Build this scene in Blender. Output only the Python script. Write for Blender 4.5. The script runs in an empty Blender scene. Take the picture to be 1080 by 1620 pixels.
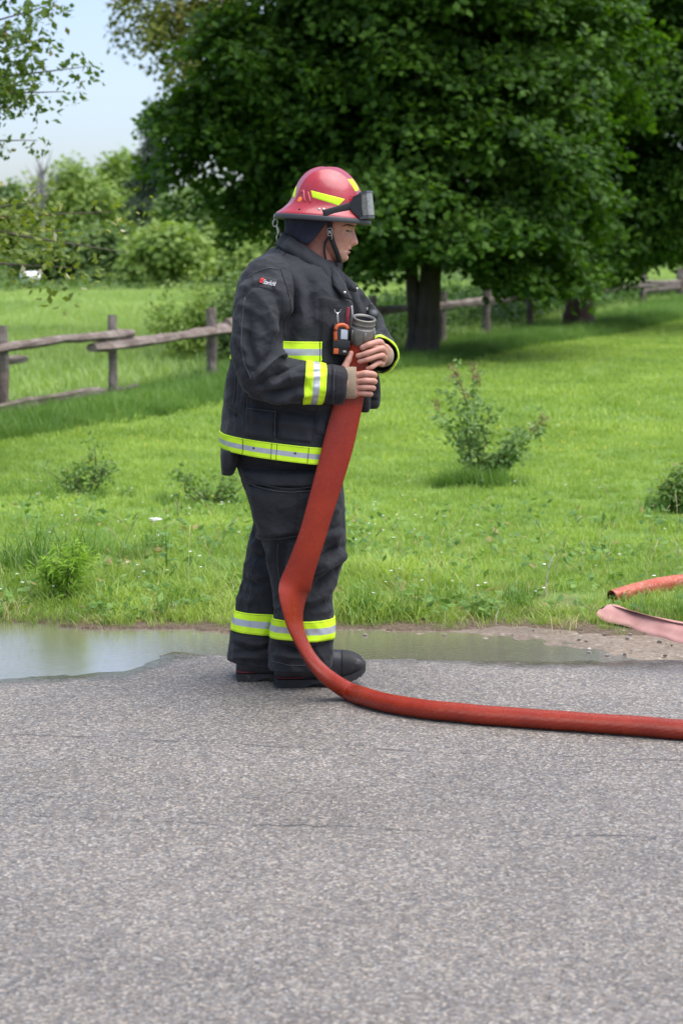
import bpy, bmesh, math
import numpy as np
from mathutils import Vector, Matrix
from mathutils.bvhtree import BVHTree

R = math.radians
scene = bpy.context.scene

# ------------------------------------------------------------------ camera
FPX = 2782.0                      # focal length in pixels of the 1080 x 1620 photograph
PITCH = math.atan((810 - 430) / FPX)
CAMZ = 1.5
cam_data = bpy.data.cameras.new('camera')
cam = bpy.data.objects.new('camera', cam_data)
scene.collection.objects.link(cam)
cam.location = (0, 0, CAMZ)
cam.rotation_euler = (R(90) - PITCH, 0, 0)
cam_data.sensor_fit = 'VERTICAL'
cam_data.sensor_height = 36.0
cam_data.sensor_width = 24.0
cam_data.lens = FPX / 1620.0 * 36.0
cam_data.clip_end = 6000
cam_data.clip_start = 0.05
cam_data.dof.use_dof = True
cam_data.dof.focus_distance = 6.25
cam_data.dof.aperture_fstop = 4.0
scene.camera = cam

# ------------------------------------------------------------------ sky, sun, exposure
SUN_EL, SUN_AZ = R(70), R(112)     # azimuth: direction the light comes from, measured from +Y clockwise
world = bpy.data.worlds.new('World')
scene.world = world
world.use_nodes = True
wn = world.node_tree
wn.nodes.clear()
w_out = wn.nodes.new('ShaderNodeOutputWorld')
w_bg = wn.nodes.new('ShaderNodeBackground')
w_sky = wn.nodes.new('ShaderNodeTexSky')
w_sky.sky_type = 'NISHITA'
w_sky.sun_disc = False
w_sky.sun_elevation = SUN_EL
w_sky.sun_rotation = SUN_AZ
w_sky.air_density = 1.0
w_sky.dust_density = 2.2
w_sky.ozone_density = 1.2
w_hsv = wn.nodes.new('ShaderNodeHueSaturation')
w_hsv.inputs['Saturation'].default_value = 0.85
w_bg.inputs['Strength'].default_value = 0.071
wn.links.new(w_sky.outputs[0], w_hsv.inputs['Color'])
w_wb = wn.nodes.new('ShaderNodeMix')          # cool white balance of an overcast day
w_wb.data_type = 'RGBA'; w_wb.blend_type = 'MULTIPLY'; w_wb.inputs[0].default_value = 1.0
w_wb.inputs[7].default_value = (0.97, 0.975, 1.07, 1)
wn.links.new(w_hsv.outputs[0], w_wb.inputs[6])
wn.links.new(w_wb.outputs[2], w_bg.inputs['Color'])
wn.links.new(w_bg.outputs[0], w_out.inputs['Surface'])

sun_data = bpy.data.lights.new('sun', 'SUN')
sun_data.energy = 1.5
sun_data.angle = R(75)
sun_data.color = (1.0, 0.98, 0.95)
sun = bpy.data.objects.new('sun', sun_data)
scene.collection.objects.link(sun)
sd = Vector((math.sin(SUN_AZ) * math.cos(SUN_EL), math.cos(SUN_AZ) * math.cos(SUN_EL), math.sin(SUN_EL)))
sun.rotation_euler = sd.to_track_quat('Z', 'Y').to_euler()
sun.location = (0, 0, 30)

vs = scene.view_settings
vs.view_transform = 'Standard'
vs.look = 'None'
vs.gamma = 1.0
vs.use_curve_mapping = False
vs.exposure = 1.75
scene.cycles.max_bounces = 6
scene.cycles.diffuse_bounces = 3
scene.cycles.glossy_bounces = 3
scene.cycles.transmission_bounces = 4
scene.cycles.caustics_reflective = False
scene.cycles.caustics_refractive = False
scene.cycles.sample_clamp_indirect = 6.0
scene.cycles.use_denoising = True

# ------------------------------------------------------------------ helpers
COL = scene.collection
CP, SP = math.cos(PITCH), math.sin(PITCH)


def P(u, v, Y):
    """World point on the ray of photo pixel (u, v) at depth Y."""
    x = (u - 540) / FPX
    y = (810 - v) / FPX
    dy = CP + y * SP
    dz = y * CP - SP
    t = Y / dy
    return np.array((x * t, Y, CAMZ + dz * t))


def proj(p):
    """World points (n,3) -> photo pixels (n,2)."""
    p = np.asarray(p, float)
    z = p[:, 2] - CAMZ
    d = p[:, 1] * CP - z * SP
    up = p[:, 1] * SP + z * CP
    return np.stack((540 + FPX * p[:, 0] / d, 810 - FPX * up / d), 1)


def unit(a):
    a = np.asarray(a, float)
    return a / np.maximum(np.linalg.norm(a, axis=-1, keepdims=True), 1e-9)


def sstep(a, b, x):
    t = np.clip((np.asarray(x, float) - a) / (b - a), 0, 1)
    return t * t * (3 - 2 * t)


def tag(o, label=None, cat=None, group=None, kind=None):
    if label: o['label'] = label
    if cat: o['category'] = cat
    if group: o['group'] = group
    if kind: o['kind'] = kind
    return o


def link(o, parent=None):
    COL.objects.link(o)
    if parent is not None:
        o.parent = parent
        o.matrix_parent_inverse = parent.matrix_world.inverted() if parent.type != 'EMPTY' else Matrix.Translation(-parent.location)
    return o


def empty(name, loc):
    o = bpy.data.objects.new(name, None)
    o.empty_display_size = 0.1
    o.location = Vector(loc)
    COL.objects.link(o)
    return o


def mesh(name, verts, faces, mats=(), smooth=True, mat_idx=None):
    """verts (n,3); faces: (m,k) array or list of lists."""
    verts = np.asarray(verts, np.float32)
    me = bpy.data.meshes.new(name)
    if isinstance(faces, np.ndarray) and faces.ndim == 2:
        nf, k = faces.shape
        me.vertices.add(len(verts))
        me.vertices.foreach_set('co', verts.ravel())
        me.loops.add(nf * k)
        me.loops.foreach_set('vertex_index', faces.astype(np.int32).ravel())
        me.polygons.add(nf)
        me.polygons.foreach_set('loop_start', np.arange(0, nf * k, k, dtype=np.int32))
        me.polygons.foreach_set('loop_total', np.full(nf, k, np.int32))
        me.update(calc_edges=True)
    else:
        me.from_pydata([tuple(map(float, p)) for p in verts], [], [list(map(int, f)) for f in faces])
        me.update()
    for m in (mats if isinstance(mats, (list, tuple)) else [mats]):
        me.materials.append(m)
    if mat_idx is not None:
        me.polygons.foreach_set('material_index', np.asarray(mat_idx, np.int32))
    me.polygons.foreach_set('use_smooth', np.full(len(me.polygons), smooth))
    return me


def obj(name, me, parent=None):
    return link(bpy.data.objects.new(name, me), parent)


class Bag:
    """Collects several closed shapes that make up ONE part."""
    def __init__(self): self.v = []; self.f = []; self.m = []; self.n = 0
    def add(self, v, f, mi=0):
        self.v.append(np.asarray(v, float)); self.f += [[i + self.n for i in q] for q in f]
        self.m += [mi] * len(f); self.n += len(v)
        return self
    def mesh(self, name, mats, smooth=True):
        return mesh(name, np.concatenate(self.v), self.f, mats, smooth, self.m)
    def build(self, name, mats, parent=None, smooth=True):
        return obj(name, self.mesh(name, mats, smooth), parent)


def grid_faces(n, m, wrap=True):
    """n rings of m points."""
    f = []
    for i in range(n - 1):
        for j in range(m if wrap else m - 1):
            f.append((i * m + j, i * m + (j + 1) % m, (i + 1) * m + (j + 1) % m, (i + 1) * m + j))
    return f


def catmull(pts, n):
    """Resample rows of pts (k, d) to n rows with a Catmull-Rom spline."""
    p = np.asarray(pts, float)
    k = len(p)
    if k == 2:
        t = np.linspace(0, 1, n)[:, None]
        return p[0] * (1 - t) + p[1] * t
    q = np.vstack((2 * p[0] - p[1], p, 2 * p[-1] - p[-2]))
    t = np.linspace(0, k - 1 - 1e-6, n)
    i = t.astype(int)
    f = (t - i)[:, None]
    a, b, c, d = q[i], q[i + 1], q[i + 2], q[i + 3]
    return 0.5 * (2 * b + (c - a) * f + (2 * a - 5 * b + 4 * c - d) * f ** 2 + (3 * b - a - 3 * c + d) * f ** 3)


def tube(path, rad, m=8, n=None, cap=True, flat=None, up=(0, 0, 1), smoothpath=True, wob=0, rng=None, tw=0.0):
    """Tube along path; rad scalar or per control point; flat: second radius (along 'up'-ish side)."""
    path = np.asarray(path, float)
    rad = np.broadcast_to(np.asarray(rad, float), (len(path),))
    fl = rad if flat is None else np.broadcast_to(np.asarray(flat, float), (len(path),))
    dat = np.column_stack((path, rad, fl))
    if n: dat = catmull(dat, n) if smoothpath else dat
    p, r, q = dat[:, :3], dat[:, 3], dat[:, 4]
    n = len(p)
    T = unit(np.gradient(p, axis=0))
    u = np.asarray(up, float)
    V = []
    prev = None
    for i in range(n):
        a = np.cross(T[i], u)
        if np.linalg.norm(a) < 0.15 and prev is not None:
            a = prev - T[i] * (prev @ T[i])
        elif np.linalg.norm(a) < 1e-3:
            a = np.cross(T[i], (1, 0, 0))
        a = unit(a)
        if prev is not None and a @ prev < 0 and up is None: a = -a
        prev = a
        b = np.cross(a, T[i])
        th = np.arange(m) * 2 * math.pi / m + tw
        rr = 1.0
        if wob and rng is not None:
            rr = 1 + wob * rng.standard_normal(m)
        V.append(p[i] + (r[i] * rr * np.cos(th))[:, None] * a + (q[i] * rr * np.sin(th))[:, None] * b)
    V = np.concatenate(V)
    F = grid_faces(n, m)
    if cap:
        F.append(list(range(m))[::-1])
        F.append([(n - 1) * m + j for j in range(m)])
    return V, F


def box(c, sx, sy, sz, ax=None, bev=0.0):
    """Box with chamfered edges; ax: 3x3 rows = local axes."""
    ax = np.eye(3) if ax is None else np.asarray(ax, float)
    bm = bmesh.new()
    bmesh.ops.create_cube(bm, size=1.0)
    bmesh.ops.scale(bm, vec=(sx, sy, sz), verts=bm.verts)
    if bev:
        bmesh.ops.bevel(bm, geom=list(bm.edges), offset=bev, segments=2, affect='EDGES', profile=0.6)
    v = np.array([p.co[:] for p in bm.verts])
    bm.verts.index_update()
    f = [[p.index for p in q.verts] for q in bm.faces]
    bm.free()
    return np.asarray(c, float) + v @ ax, f


def vnoise(p, scale, seed=0):
    """Cheap smooth value noise on points (n,3), about -1..1."""
    r = np.random.default_rng(seed)
    out = np.zeros(len(p))
    for k in range(6):
        w = unit(r.standard_normal(3)) * scale * (0.6 + 0.9 * r.random())
        out += np.sin(p @ w + r.random() * 6.28 + 1.3 * np.sin(p @ (unit(r.standard_normal(3)) * scale * 0.7) + r.random() * 6.28))
    return out / 3.2


# ------------------------------------------------------------------ materials
def new_mat(name):
    m = bpy.data.materials.new(name)
    m.use_nodes = True
    nt = m.node_tree
    nt.nodes.clear()
    out = nt.nodes.new('ShaderNodeOutputMaterial')
    return m, nt, out


def N(nt, t, **kw):
    n = nt.nodes.new(t)
    for k, v in kw.items():
        if k in n.inputs: n.inputs[k].default_value = v
        else: setattr(n, k, v)
    return n


def ramp(nt, fac, stops, interp='LINEAR'):
    n = nt.nodes.new('ShaderNodeValToRGB')
    n.color_ramp.interpolation = interp
    while len(n.color_ramp.elements) < len(stops): n.color_ramp.elements.new(0.5)
    for e, (p, c) in zip(n.color_ramp.elements, stops):
        e.position = p; e.color = (*c, 1) if len(c) == 3 else c
    nt.links.new(fac, n.inputs['Fac'])
    return n.outputs['Color']


def mixc(nt, a, b, fac, mode='MIX'):
    n = nt.nodes.new('ShaderNodeMix')
    n.data_type = 'RGBA'; n.blend_type = mode
    for key, val in ((0, fac), (6, a), (7, b)):
        if hasattr(val, 'is_linked') or isinstance(val, bpy.types.NodeSocket): nt.links.new(val, n.inputs[key])
        elif key == 0: n.inputs[0].default_value = val
        else: n.inputs[key].default_value = (*val, 1)
    return n.outputs[2]


def noise_tex(nt, scale, detail=3, rough=0.55, coord=None, dim='3D', stretch=None):
    t = nt.nodes.new('ShaderNodeTexCoord')
    src = t.outputs['Object'] if coord is None else t.outputs[coord]
    if stretch:
        mp = nt.nodes.new('ShaderNodeMapping'); mp.inputs['Scale'].default_value = stretch
        nt.links.new(src, mp.inputs['Vector']); src = mp.outputs[0]
    n = N(nt, 'ShaderNodeTexNoise', Scale=scale, Detail=detail, Roughness=rough)
    nt.links.new(src, n.inputs['Vector'])
    return n.outputs['Fac']


def bump(nt, height, strength=0.3, dist=0.01, normal=None):
    b = N(nt, 'ShaderNodeBump', Strength=strength, Distance=dist)
    nt.links.new(height, b.inputs['Height'])
    if normal is not None: nt.links.new(normal, b.inputs['Normal'])
    return b.outputs['Normal']


def simple(name, col, rough=0.6, metal=0.0, var=0.12, vscale=14.0, bscale=0, bstr=0.2, bdist=0.002, spec=0.5, dirt=None, sheen=0, coat=0):
    m, nt, out = new_mat(name)
    b = N(nt, 'ShaderNodeBsdfPrincipled', Roughness=rough, Metallic=metal)
    b.inputs['Specular IOR Level'].default_value = spec
    if sheen: b.inputs['Sheen Weight'].default_value = sheen
    if coat:
        b.inputs['Coat Weight'].default_value = coat; b.inputs['Coat Roughness'].default_value = 0.08
    f = noise_tex(nt, vscale, 4, 0.6)
    c = np.array(col)
    cs = ramp(nt, f, [(0.25, tuple(c * (1 - var))), (0.75, tuple(np.minimum(c * (1 + var), 1)))])
    if dirt:
        d = noise_tex(nt, dirt[1], 5, 0.7)
        mk = ramp(nt, d, [(dirt[2], (0, 0, 0)), (min(dirt[2] + 0.16, 1), (1, 1, 1))])
        cs = mixc(nt, cs, dirt[0], mk)
    nt.links.new(cs, b.inputs['Base Color'])
    if bscale:
        nt.links.new(bump(nt, noise_tex(nt, bscale, 4, 0.6), bstr, bdist), b.inputs['Normal'])
    nt.links.new(b.outputs[0], out.inputs['Surface'])
    return m


def leaf_mat(name, c0, c1, c2=None, trans=0.35, gloss=0.45, inst=False, patch=0.0):
    """Leaf colour varies leaf by leaf (random per island) between c0 and c1, a few of c2."""
    m, nt, out = new_mat(name)
    g = nt.nodes.new('ShaderNodeNewGeometry')
    stops = [(0.0, c0), (0.8, c1)] + ([(0.93, c1), (0.95, c2)] if c2 else [(1.0, c1)])
    rnd = g.outputs['Random Per Island']
    if inst:
        oi = nt.nodes.new('ShaderNodeObjectInfo')
        mm = N(nt, 'ShaderNodeMath', operation='MULTIPLY_ADD'); mm.inputs[1].default_value = 0.5; mm.inputs[2].default_value = 0.0
        ml = N(nt, 'ShaderNodeMath', operation='MULTIPLY_ADD'); ml.inputs[1].default_value = 0.5
        nt.links.new(oi.outputs['Random'], mm.inputs[0])
        nt.links.new(rnd, ml.inputs[0]); nt.links.new(mm.outputs[0], ml.inputs[2])
        rnd = ml.outputs[0]
    col = ramp(nt, rnd, stops)
    if patch:
        tc = nt.nodes.new('ShaderNodeNewGeometry')
        nz = N(nt, 'ShaderNodeTexNoise', Scale=patch, Detail=3.0)
        nt.links.new(tc.outputs['Position'], nz.inputs['Vector'])
        k = ramp(nt, nz.outputs['Fac'], [(0.3, (0.75, 0.8, 0.7)), (0.7, (1.3, 1.2, 1.15))])
        col = mixc(nt, col, k, 1.0, 'MULTIPLY')
    b = N(nt, 'ShaderNodeBsdfPrincipled', Roughness=gloss)
    b.inputs['Specular IOR Level'].default_value = 0.2
    nt.links.new(col, b.inputs['Base Color'])
    t = nt.nodes.new('ShaderNodeBsdfTranslucent')
    tint = mixc(nt, col, (1.5, 1.55, 0.5), 1.0, 'MULTIPLY')
    nt.links.new(tint, t.inputs['Color'])
    mx = N(nt, 'ShaderNodeMixShader', Fac=trans)
    nt.links.new(b.outputs[0], mx.inputs[1]); nt.links.new(t.outputs[0], mx.inputs[2])
    nt.links.new(mx.outputs[0], out.inputs['Surface'])
    return m


def asphalt_mat():
    m, nt, out = new_mat('worn_asphalt')
    tc = nt.nodes.new('ShaderNodeTexCoord')
    b = N(nt, 'ShaderNodeBsdfPrincipled', Roughness=0.72)
    v1 = N(nt, 'ShaderNodeTexVoronoi', Scale=132.0, Randomness=1.0)
    v2 = N(nt, 'ShaderNodeTexVoronoi', Scale=310.0, Randomness=1.0)
    for v in (v1, v2): nt.links.new(tc.outputs['Object'], v.inputs['Vector'])
    sx = nt.nodes.new('ShaderNodeSeparateColor'); nt.links.new(v1.outputs['Color'], sx.inputs[0])
    s2 = nt.nodes.new('ShaderNodeSeparateColor'); nt.links.new(v2.outputs['Color'], s2.inputs[0])
    stone = ramp(nt, sx.outputs[0], [(0.0, (0.06, 0.057, 0.056)), (0.3, (0.13, 0.125, 0.122)), (0.6, (0.2, 0.19, 0.183)), (0.82, (0.3, 0.28, 0.258)), (1.0, (0.5, 0.48, 0.45))])
    fine = ramp(nt, s2.outputs[1], [(0.0, (0.06, 0.058, 0.06)), (0.55, (0.18, 0.17, 0.17)), (1.0, (0.4, 0.38, 0.365))])
    col = mixc(nt, stone, fine, 0.42)
    # pits of dark binder between stones
    pit = ramp(nt, v1.outputs['Distance'], [(0.5, (0, 0, 0)), (0.78, (1, 1, 1))])
    nz = noise_tex(nt, 34, 4, 0.65)
    pm = ramp(nt, nz, [(0.5, (0, 0, 0)), (0.68, (1, 1, 1))])
    pf = mixc(nt, (0, 0, 0), pit, pm)
    col = mixc(nt, col, (0.035, 0.033, 0.035), pf)
    v3 = N(nt, 'ShaderNodeTexVoronoi', Scale=80.0); nt.links.new(tc.outputs['Object'], v3.inputs['Vector'])
    s3 = nt.nodes.new('ShaderNodeSeparateColor'); nt.links.new(v3.outputs['Color'], s3.inputs[0])
    core = ramp(nt, v3.outputs['Distance'], [(0.3, (1, 1, 1)), (0.42, (0, 0, 0))])
    pick = ramp(nt, s3.outputs[0], [(0.72, (0, 0, 0)), (0.78, (0.85, 0.85, 0.85))])
    big_t = ramp(nt, s3.outputs[1], [(0.0, (0.06, 0.058, 0.06)), (0.4, (0.3, 0.28, 0.26)), (1.0, (0.5, 0.48, 0.45))])
    col = mixc(nt, col, big_t, mixc(nt, (0, 0, 0), core, pick))
    hue = ramp(nt, sx.outputs[2], [(0.0, (0.94, 0.98, 1.05)), (0.5, (1.0, 1.0, 0.98)), (1.0, (1.1, 1.0, 0.88))])
    col = mixc(nt, col, hue, 1.0, 'MULTIPLY')
    # broad traffic-worn tone
    big = noise_tex(nt, 0.9, 4, 0.6)
    tone = ramp(nt, big, [(0.3, (0.74, 0.71, 0.645)), (0.7, (0.98, 0.935, 0.85))])
    col = mixc(nt, col, tone, 1.0, 'MULTIPLY')
    # hairline cracks that run along the road
    sep = nt.nodes.new('ShaderNodeSeparateXYZ'); nt.links.new(tc.outputs['Object'], sep.inputs[0])
    cr = None
    for (y0, slope, sc, amp, th, seed) in ((5.43, -0.125, 1.1, 0.16, 0.010, 0.0), (4.62, -0.09, 1.3, 0.13, 0.009, 7.3), (5.0, 0.22, 0.8, 0.3, 0.006, 3.1)):
        mp = nt.nodes.new('ShaderNodeMapping'); mp.inputs['Location'].default_value = (seed, 0, 0); mp.inputs['Scale'].default_value = (1, 0.05, 1)
        nt.links.new(tc.outputs['Object'], mp.inputs['Vector'])
        wv = N(nt, 'ShaderNodeTexNoise', Scale=sc, Detail=8.0, Roughness=0.68); nt.links.new(mp.outputs[0], wv.inputs['Vector'])
        a = N(nt, 'ShaderNodeMath', operation='MULTIPLY_ADD'); a.inputs[1].default_value = amp * 2; a.inputs[2].default_value = -amp + y0
        nt.links.new(wv.outputs['Fac'], a.inputs[0])
        s = N(nt, 'ShaderNodeMath', operation='MULTIPLY_ADD'); s.inputs[1].default_value = slope
        nt.links.new(sep.outputs['X'], s.inputs[0]); nt.links.new(a.outputs[0], s.inputs[2])
        d = N(nt, 'ShaderNodeMath', operation='SUBTRACT'); nt.links.new(sep.outputs['Y'], d.inputs[0]); nt.links.new(s.outputs[0], d.inputs[1])
        ab = N(nt, 'ShaderNodeMath', operation='ABSOLUTE'); nt.links.new(d.outputs[0], ab.inputs[0])
        br = noise_tex(nt, 6.0 + seed, 3, 0.6)
        lim = N(nt, 'ShaderNodeMath', operation='MULTIPLY_ADD'); lim.inputs[1].default_value = th * 4; lim.inputs[2].default_value = -th * 1.75
        nt.links.new(br, lim.inputs[0])
        lt = N(nt, 'ShaderNodeMath', operation='LESS_THAN'); nt.links.new(ab.outputs[0], lt.inputs[0]); nt.links.new(lim.outputs[0], lt.inputs[1])
        if cr is None: cr = lt.outputs[0]
        else:
            mxm = N(nt, 'ShaderNodeMath', operation='MAXIMUM'); nt.links.new(cr, mxm.inputs[0]); nt.links.new(lt.outputs[0], mxm.inputs[1]); cr = mxm.outputs[0]
    ck = N(nt, 'ShaderNodeMath', operation='MULTIPLY'); ck.inputs[1].default_value = 0.75; nt.links.new(cr, ck.inputs[0])
    col = mixc(nt, col, (0.04, 0.037, 0.036), ck.outputs[0])
    # soaked margin of the puddle: wherever the surface lies low it is wet, darker and glossier
    wob = noise_tex(nt, 7.0, 4, 0.6)
    wz = N(nt, 'ShaderNodeMath', operation='MULTIPLY_ADD'); wz.inputs[1].default_value = 0.006
    nt.links.new(wob, wz.inputs[0]); nt.links.new(sep.outputs['Z'], wz.inputs[2])
    wr = N(nt, 'ShaderNodeMapRange'); wr.inputs['From Min'].default_value = 0.0062; wr.inputs['From Max'].default_value = -0.001
    nt.links.new(wz.outputs[0], wr.inputs['Value'])
    col = mixc(nt, col, mixc(nt, col, (0.5, 0.48, 0.46), 1.0, 'MULTIPLY'), wr.outputs[0])
    nt.links.new(col, b.inputs['Base Color'])
    h = mixc(nt, v1.outputs['Color'], v2.outputs['Color'], 0.35)
    h = mixc(nt, h, (0, 0, 0), pf)
    h = mixc(nt, h, (0, 0, 0), cr)
    nt.links.new(bump(nt, h, 0.55, 0.004), b.inputs['Normal'])
    rg = noise_tex(nt, 3.0, 3)
    rr = ramp(nt, rg, [(0.35, (0.5, 0.5, 0.5)), (0.7, (0.75, 0.75, 0.75))])
    rr = mixc(nt, rr, (0.18, 0.18, 0.18), wr.outputs[0])
    nt.links.new(rr, b.inputs['Roughness'])
    nt.links.new(b.outputs[0], out.inputs['Surface'])
    return m


def gravel_mat():
    m, nt, out = new_mat('gravel_and_sand')
    tc = nt.nodes.new('ShaderNodeTexCoord')
    b = N(nt, 'ShaderNodeBsdfPrincipled', Roughness=0.85)
    v1 = N(nt, 'ShaderNodeTexVoronoi', Scale=75.0); nt.links.new(tc.outputs['Object'], v1.inputs['Vector'])
    s = nt.nodes.new('ShaderNodeSeparateColor'); nt.links.new(v1.outputs['Color'], s.inputs[0])
    st = ramp(nt, s.outputs[0], [(0, (0.16, 0.12, 0.085)), (0.6, (0.31, 0.25, 0.19)), (0.93, (0.38, 0.32, 0.26)), (1, (0.62, 0.58, 0.52))])
    nz = noise_tex(nt, 60, 6, 0.7)
    sand = ramp(nt, nz, [(0.3, (0.19, 0.145, 0.1)), (0.7, (0.36, 0.29, 0.215))])
    col = mixc(nt, sand, st, 0.5)
    big = ramp(nt, noise_tex(nt, 2.2, 4), [(0.3, (0.52, 0.5, 0.47)), (0.7, (0.82, 0.8, 0.77))])
    col = mixc(nt, col, big, 1.0, 'MULTIPLY')
    nt.links.new(col, b.inputs['Base Color'])
    hh = mixc(nt, v1.outputs['Color'], nz, 0.5)
    nt.links.new(bump(nt, hh, 0.6, 0.008), b.inputs['Normal'])
    nt.links.new(b.outputs[0], out.inputs['Surface'])
    return m


def soil_grass_mat():
    m, nt, out = new_mat('turf')
    b = N(nt, 'ShaderNodeBsdfPrincipled', Roughness=0.9)
    b.inputs['Specular IOR Level'].default_value = 0.15
    n1 = noise_tex(nt, 0.35, 5, 0.6)
    n2 = noise_tex(nt, 9, 5, 0.7)
    c1 = ramp(nt, n1, [(0.3, (0.1, 0.19, 0.035)), (0.55, (0.16, 0.26, 0.055)), (0.75, (0.22, 0.3, 0.08))])
    c2 = ramp(nt, n2, [(0.25, (0.6, 0.62, 0.6)), (0.75, (1.25, 1.22, 1.2))])
    col = mixc(nt, c1, c2, 1.0, 'MULTIPLY')
    tc = nt.nodes.new('ShaderNodeTexCoord'); sp_ = nt.nodes.new('ShaderNodeSeparateXYZ'); nt.links.new(tc.outputs['Object'], sp_.inputs[0])
    ma = N(nt, 'ShaderNodeMath', operation='MULTIPLY_ADD'); ma.inputs[1].default_value = -0.7; nt.links.new(n2, ma.inputs[0]); nt.links.new(sp_.outputs['Y'], ma.inputs[2])
    mr = N(nt, 'ShaderNodeMapRange'); mr.inputs['From Min'].default_value = 7.75; mr.inputs['From Max'].default_value = 7.2; nt.links.new(ma.outputs[0], mr.inputs['Value'])
    soil = ramp(nt, noise_tex(nt, 40, 5, 0.7), [(0.3, (0.07, 0.05, 0.034)), (0.7, (0.19, 0.145, 0.1))])
    col = mixc(nt, col, soil, mr.outputs[0])
    nt.links.new(col, b.inputs['Base Color'])
    nt.links.new(bump(nt, n2, 0.8, 0.05), b.inputs['Normal'])
    nt.links.new(b.outputs[0], out.inputs['Surface'])
    return m


def water_mat():
    m, nt, out = new_mat('muddy_water')
    tr = nt.nodes.new('ShaderNodeBsdfTransparent'); tr.inputs[0].default_value = (0.62, 0.56, 0.45, 1)
    gl = N(nt, 'ShaderNodeBsdfGlossy', Roughness=0.03); gl.inputs['Color'].default_value = (1, 1, 1, 1)
    df = N(nt, 'ShaderNodeBsdfDiffuse'); df.inputs['Color'].default_value = (0.33, 0.29, 0.22, 1)
    fr = N(nt, 'ShaderNodeFresnel', IOR=3.0)
    w1 = noise_tex(nt, 26, 3, 0.6, stretch=(1, 2.6, 1))
    w2 = noise_tex(nt, 95, 2, 0.5, stretch=(1, 2.0, 1))
    hh = mixc(nt, w1, w2, 0.35)
    nn = bump(nt, hh, 0.14, 0.013)
    nt.links.new(nn, gl.inputs['Normal']); nt.links.new(nn, fr.inputs['Normal'])
    m0 = N(nt, 'ShaderNodeMixShader', Fac=0.68)
    nt.links.new(tr.outputs[0], m0.inputs[1]); nt.links.new(df.outputs[0], m0.inputs[2])
    bo = N(nt, 'ShaderNodeMath', operation='MULTIPLY_ADD', use_clamp=True); bo.inputs[1].default_value = 1.4; bo.inputs[2].default_value = 0.08
    nt.links.new(fr.outputs[0], bo.inputs[0])
    m1 = nt.nodes.new('ShaderNodeMixShader')
    nt.links.new(bo.outputs[0], m1.inputs[0]); nt.links.new(m0.outputs[0], m1.inputs[1]); nt.links.new(gl.outputs[0], m1.inputs[2])
    nt.links.new(m1.outputs[0], out.inputs['Surface'])
    return m


def bark_mat(name, c0, c1, sc=9):
    m, nt, out = new_mat(name)
    b = N(nt, 'ShaderNodeBsdfPrincipled', Roughness=0.9)
    n1 = noise_tex(nt, sc, 6, 0.7, stretch=(1, 1, 0.18))
    nt.links.new(ramp(nt, n1, [(0.3, c0), (0.7, c1)]), b.inputs['Base Color'])
    nt.links.new(bump(nt, n1, 0.9, 0.03), b.inputs['Normal'])
    nt.links.new(b.outputs[0], out.inputs['Surface'])
    return m


def wood_mat(name, c0, c1):
    m, nt, out = new_mat(name)
    b = N(nt, 'ShaderNodeBsdfPrincipled', Roughness=0.9)
    n1 = noise_tex(nt, 14, 6, 0.75, stretch=(0.35, 0.35, 1.0))
    n2 = noise_tex(nt, 2.5, 3)
    col = ramp(nt, n1, [(0.3, c0), (0.7, c1)])
    col = mixc(nt, col, ramp(nt, n2, [(0.35, (0.7, 0.62, 0.58)), (0.65, (1.15, 1.15, 1.15))]), 1.0, 'MULTIPLY')
    nt.links.new(col, b.inputs['Base Color'])
    nt.links.new(bump(nt, n1, 0.8, 0.02), b.inputs['Normal'])
    nt.links.new(b.outputs[0], out.inputs['Surface'])
    return m


M = {}
M['asphalt'] = asphalt_mat()
M['gravel'] = gravel_mat()
M['turf'] = soil_grass_mat()
M['water'] = water_mat()
M['bark'] = bark_mat('maple_bark', (0.03, 0.024, 0.02), (0.1, 0.08, 0.066))
M['bark_red'] = bark_mat('reddish_bark', (0.07, 0.036, 0.028), (0.2, 0.115, 0.09))
M['twig'] = bark_mat('twig_bark', (0.07, 0.055, 0.04), (0.17, 0.13, 0.1), 40)
M['rail'] = wood_mat('weathered_cedar', (0.085, 0.06, 0.048), (0.28, 0.235, 0.2))
M['post'] = wood_mat('weathered_post', (0.1, 0.078, 0.066), (0.25, 0.215, 0.19))
M['maple'] = leaf_mat('maple_leaf', (0.019, 0.057, 0.008), (0.08, 0.168, 0.019), trans=0.4, patch=0.5, gloss=0.55)
M['olive'] = leaf_mat('olive_leaf', (0.13, 0.17, 0.033), (0.25, 0.26, 0.06), (0.28, 0.2, 0.08), trans=0.35)
M['apple'] = leaf_mat('orchard_leaf', (0.05, 0.1, 0.016), (0.13, 0.19, 0.035), (0.17, 0.15, 0.04), trans=0.35)
M['pale'] = leaf_mat('pale_leaf', (0.1, 0.15, 0.03), (0.2, 0.24, 0.05), (0.55, 0.48, 0.36), trans=0.35)
M['far'] = leaf_mat('far_leaf', (0.14, 0.23, 0.05), (0.26, 0.37, 0.1), trans=0.3, patch=0.25)
M['far2'] = leaf_mat('far_leaf_dark', (0.085, 0.155, 0.05), (0.17, 0.26, 0.085), trans=0.25, patch=0.25)
M['spruce'] = leaf_mat('spruce_needle', (0.035, 0.06, 0.04), (0.07, 0.1, 0.06), trans=0.1)
M['shrub'] = leaf_mat('shrub_leaf', (0.05, 0.11, 0.02), (0.1, 0.18, 0.04), trans=0.3)
M['lilac'] = leaf_mat('lilac_leaf', (0.1, 0.18, 0.055), (0.21, 0.32, 0.1), (0.32, 0.42, 0.12), trans=0.3)
M['panicle'] = leaf_mat('spent_flower', (0.16, 0.08, 0.06), (0.3, 0.18, 0.13), trans=0.1, gloss=0.8)
M['weed'] = leaf_mat('bright_weed_leaf', (0.16, 0.3, 0.03), (0.28, 0.43, 0.06), trans=0.4)
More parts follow.
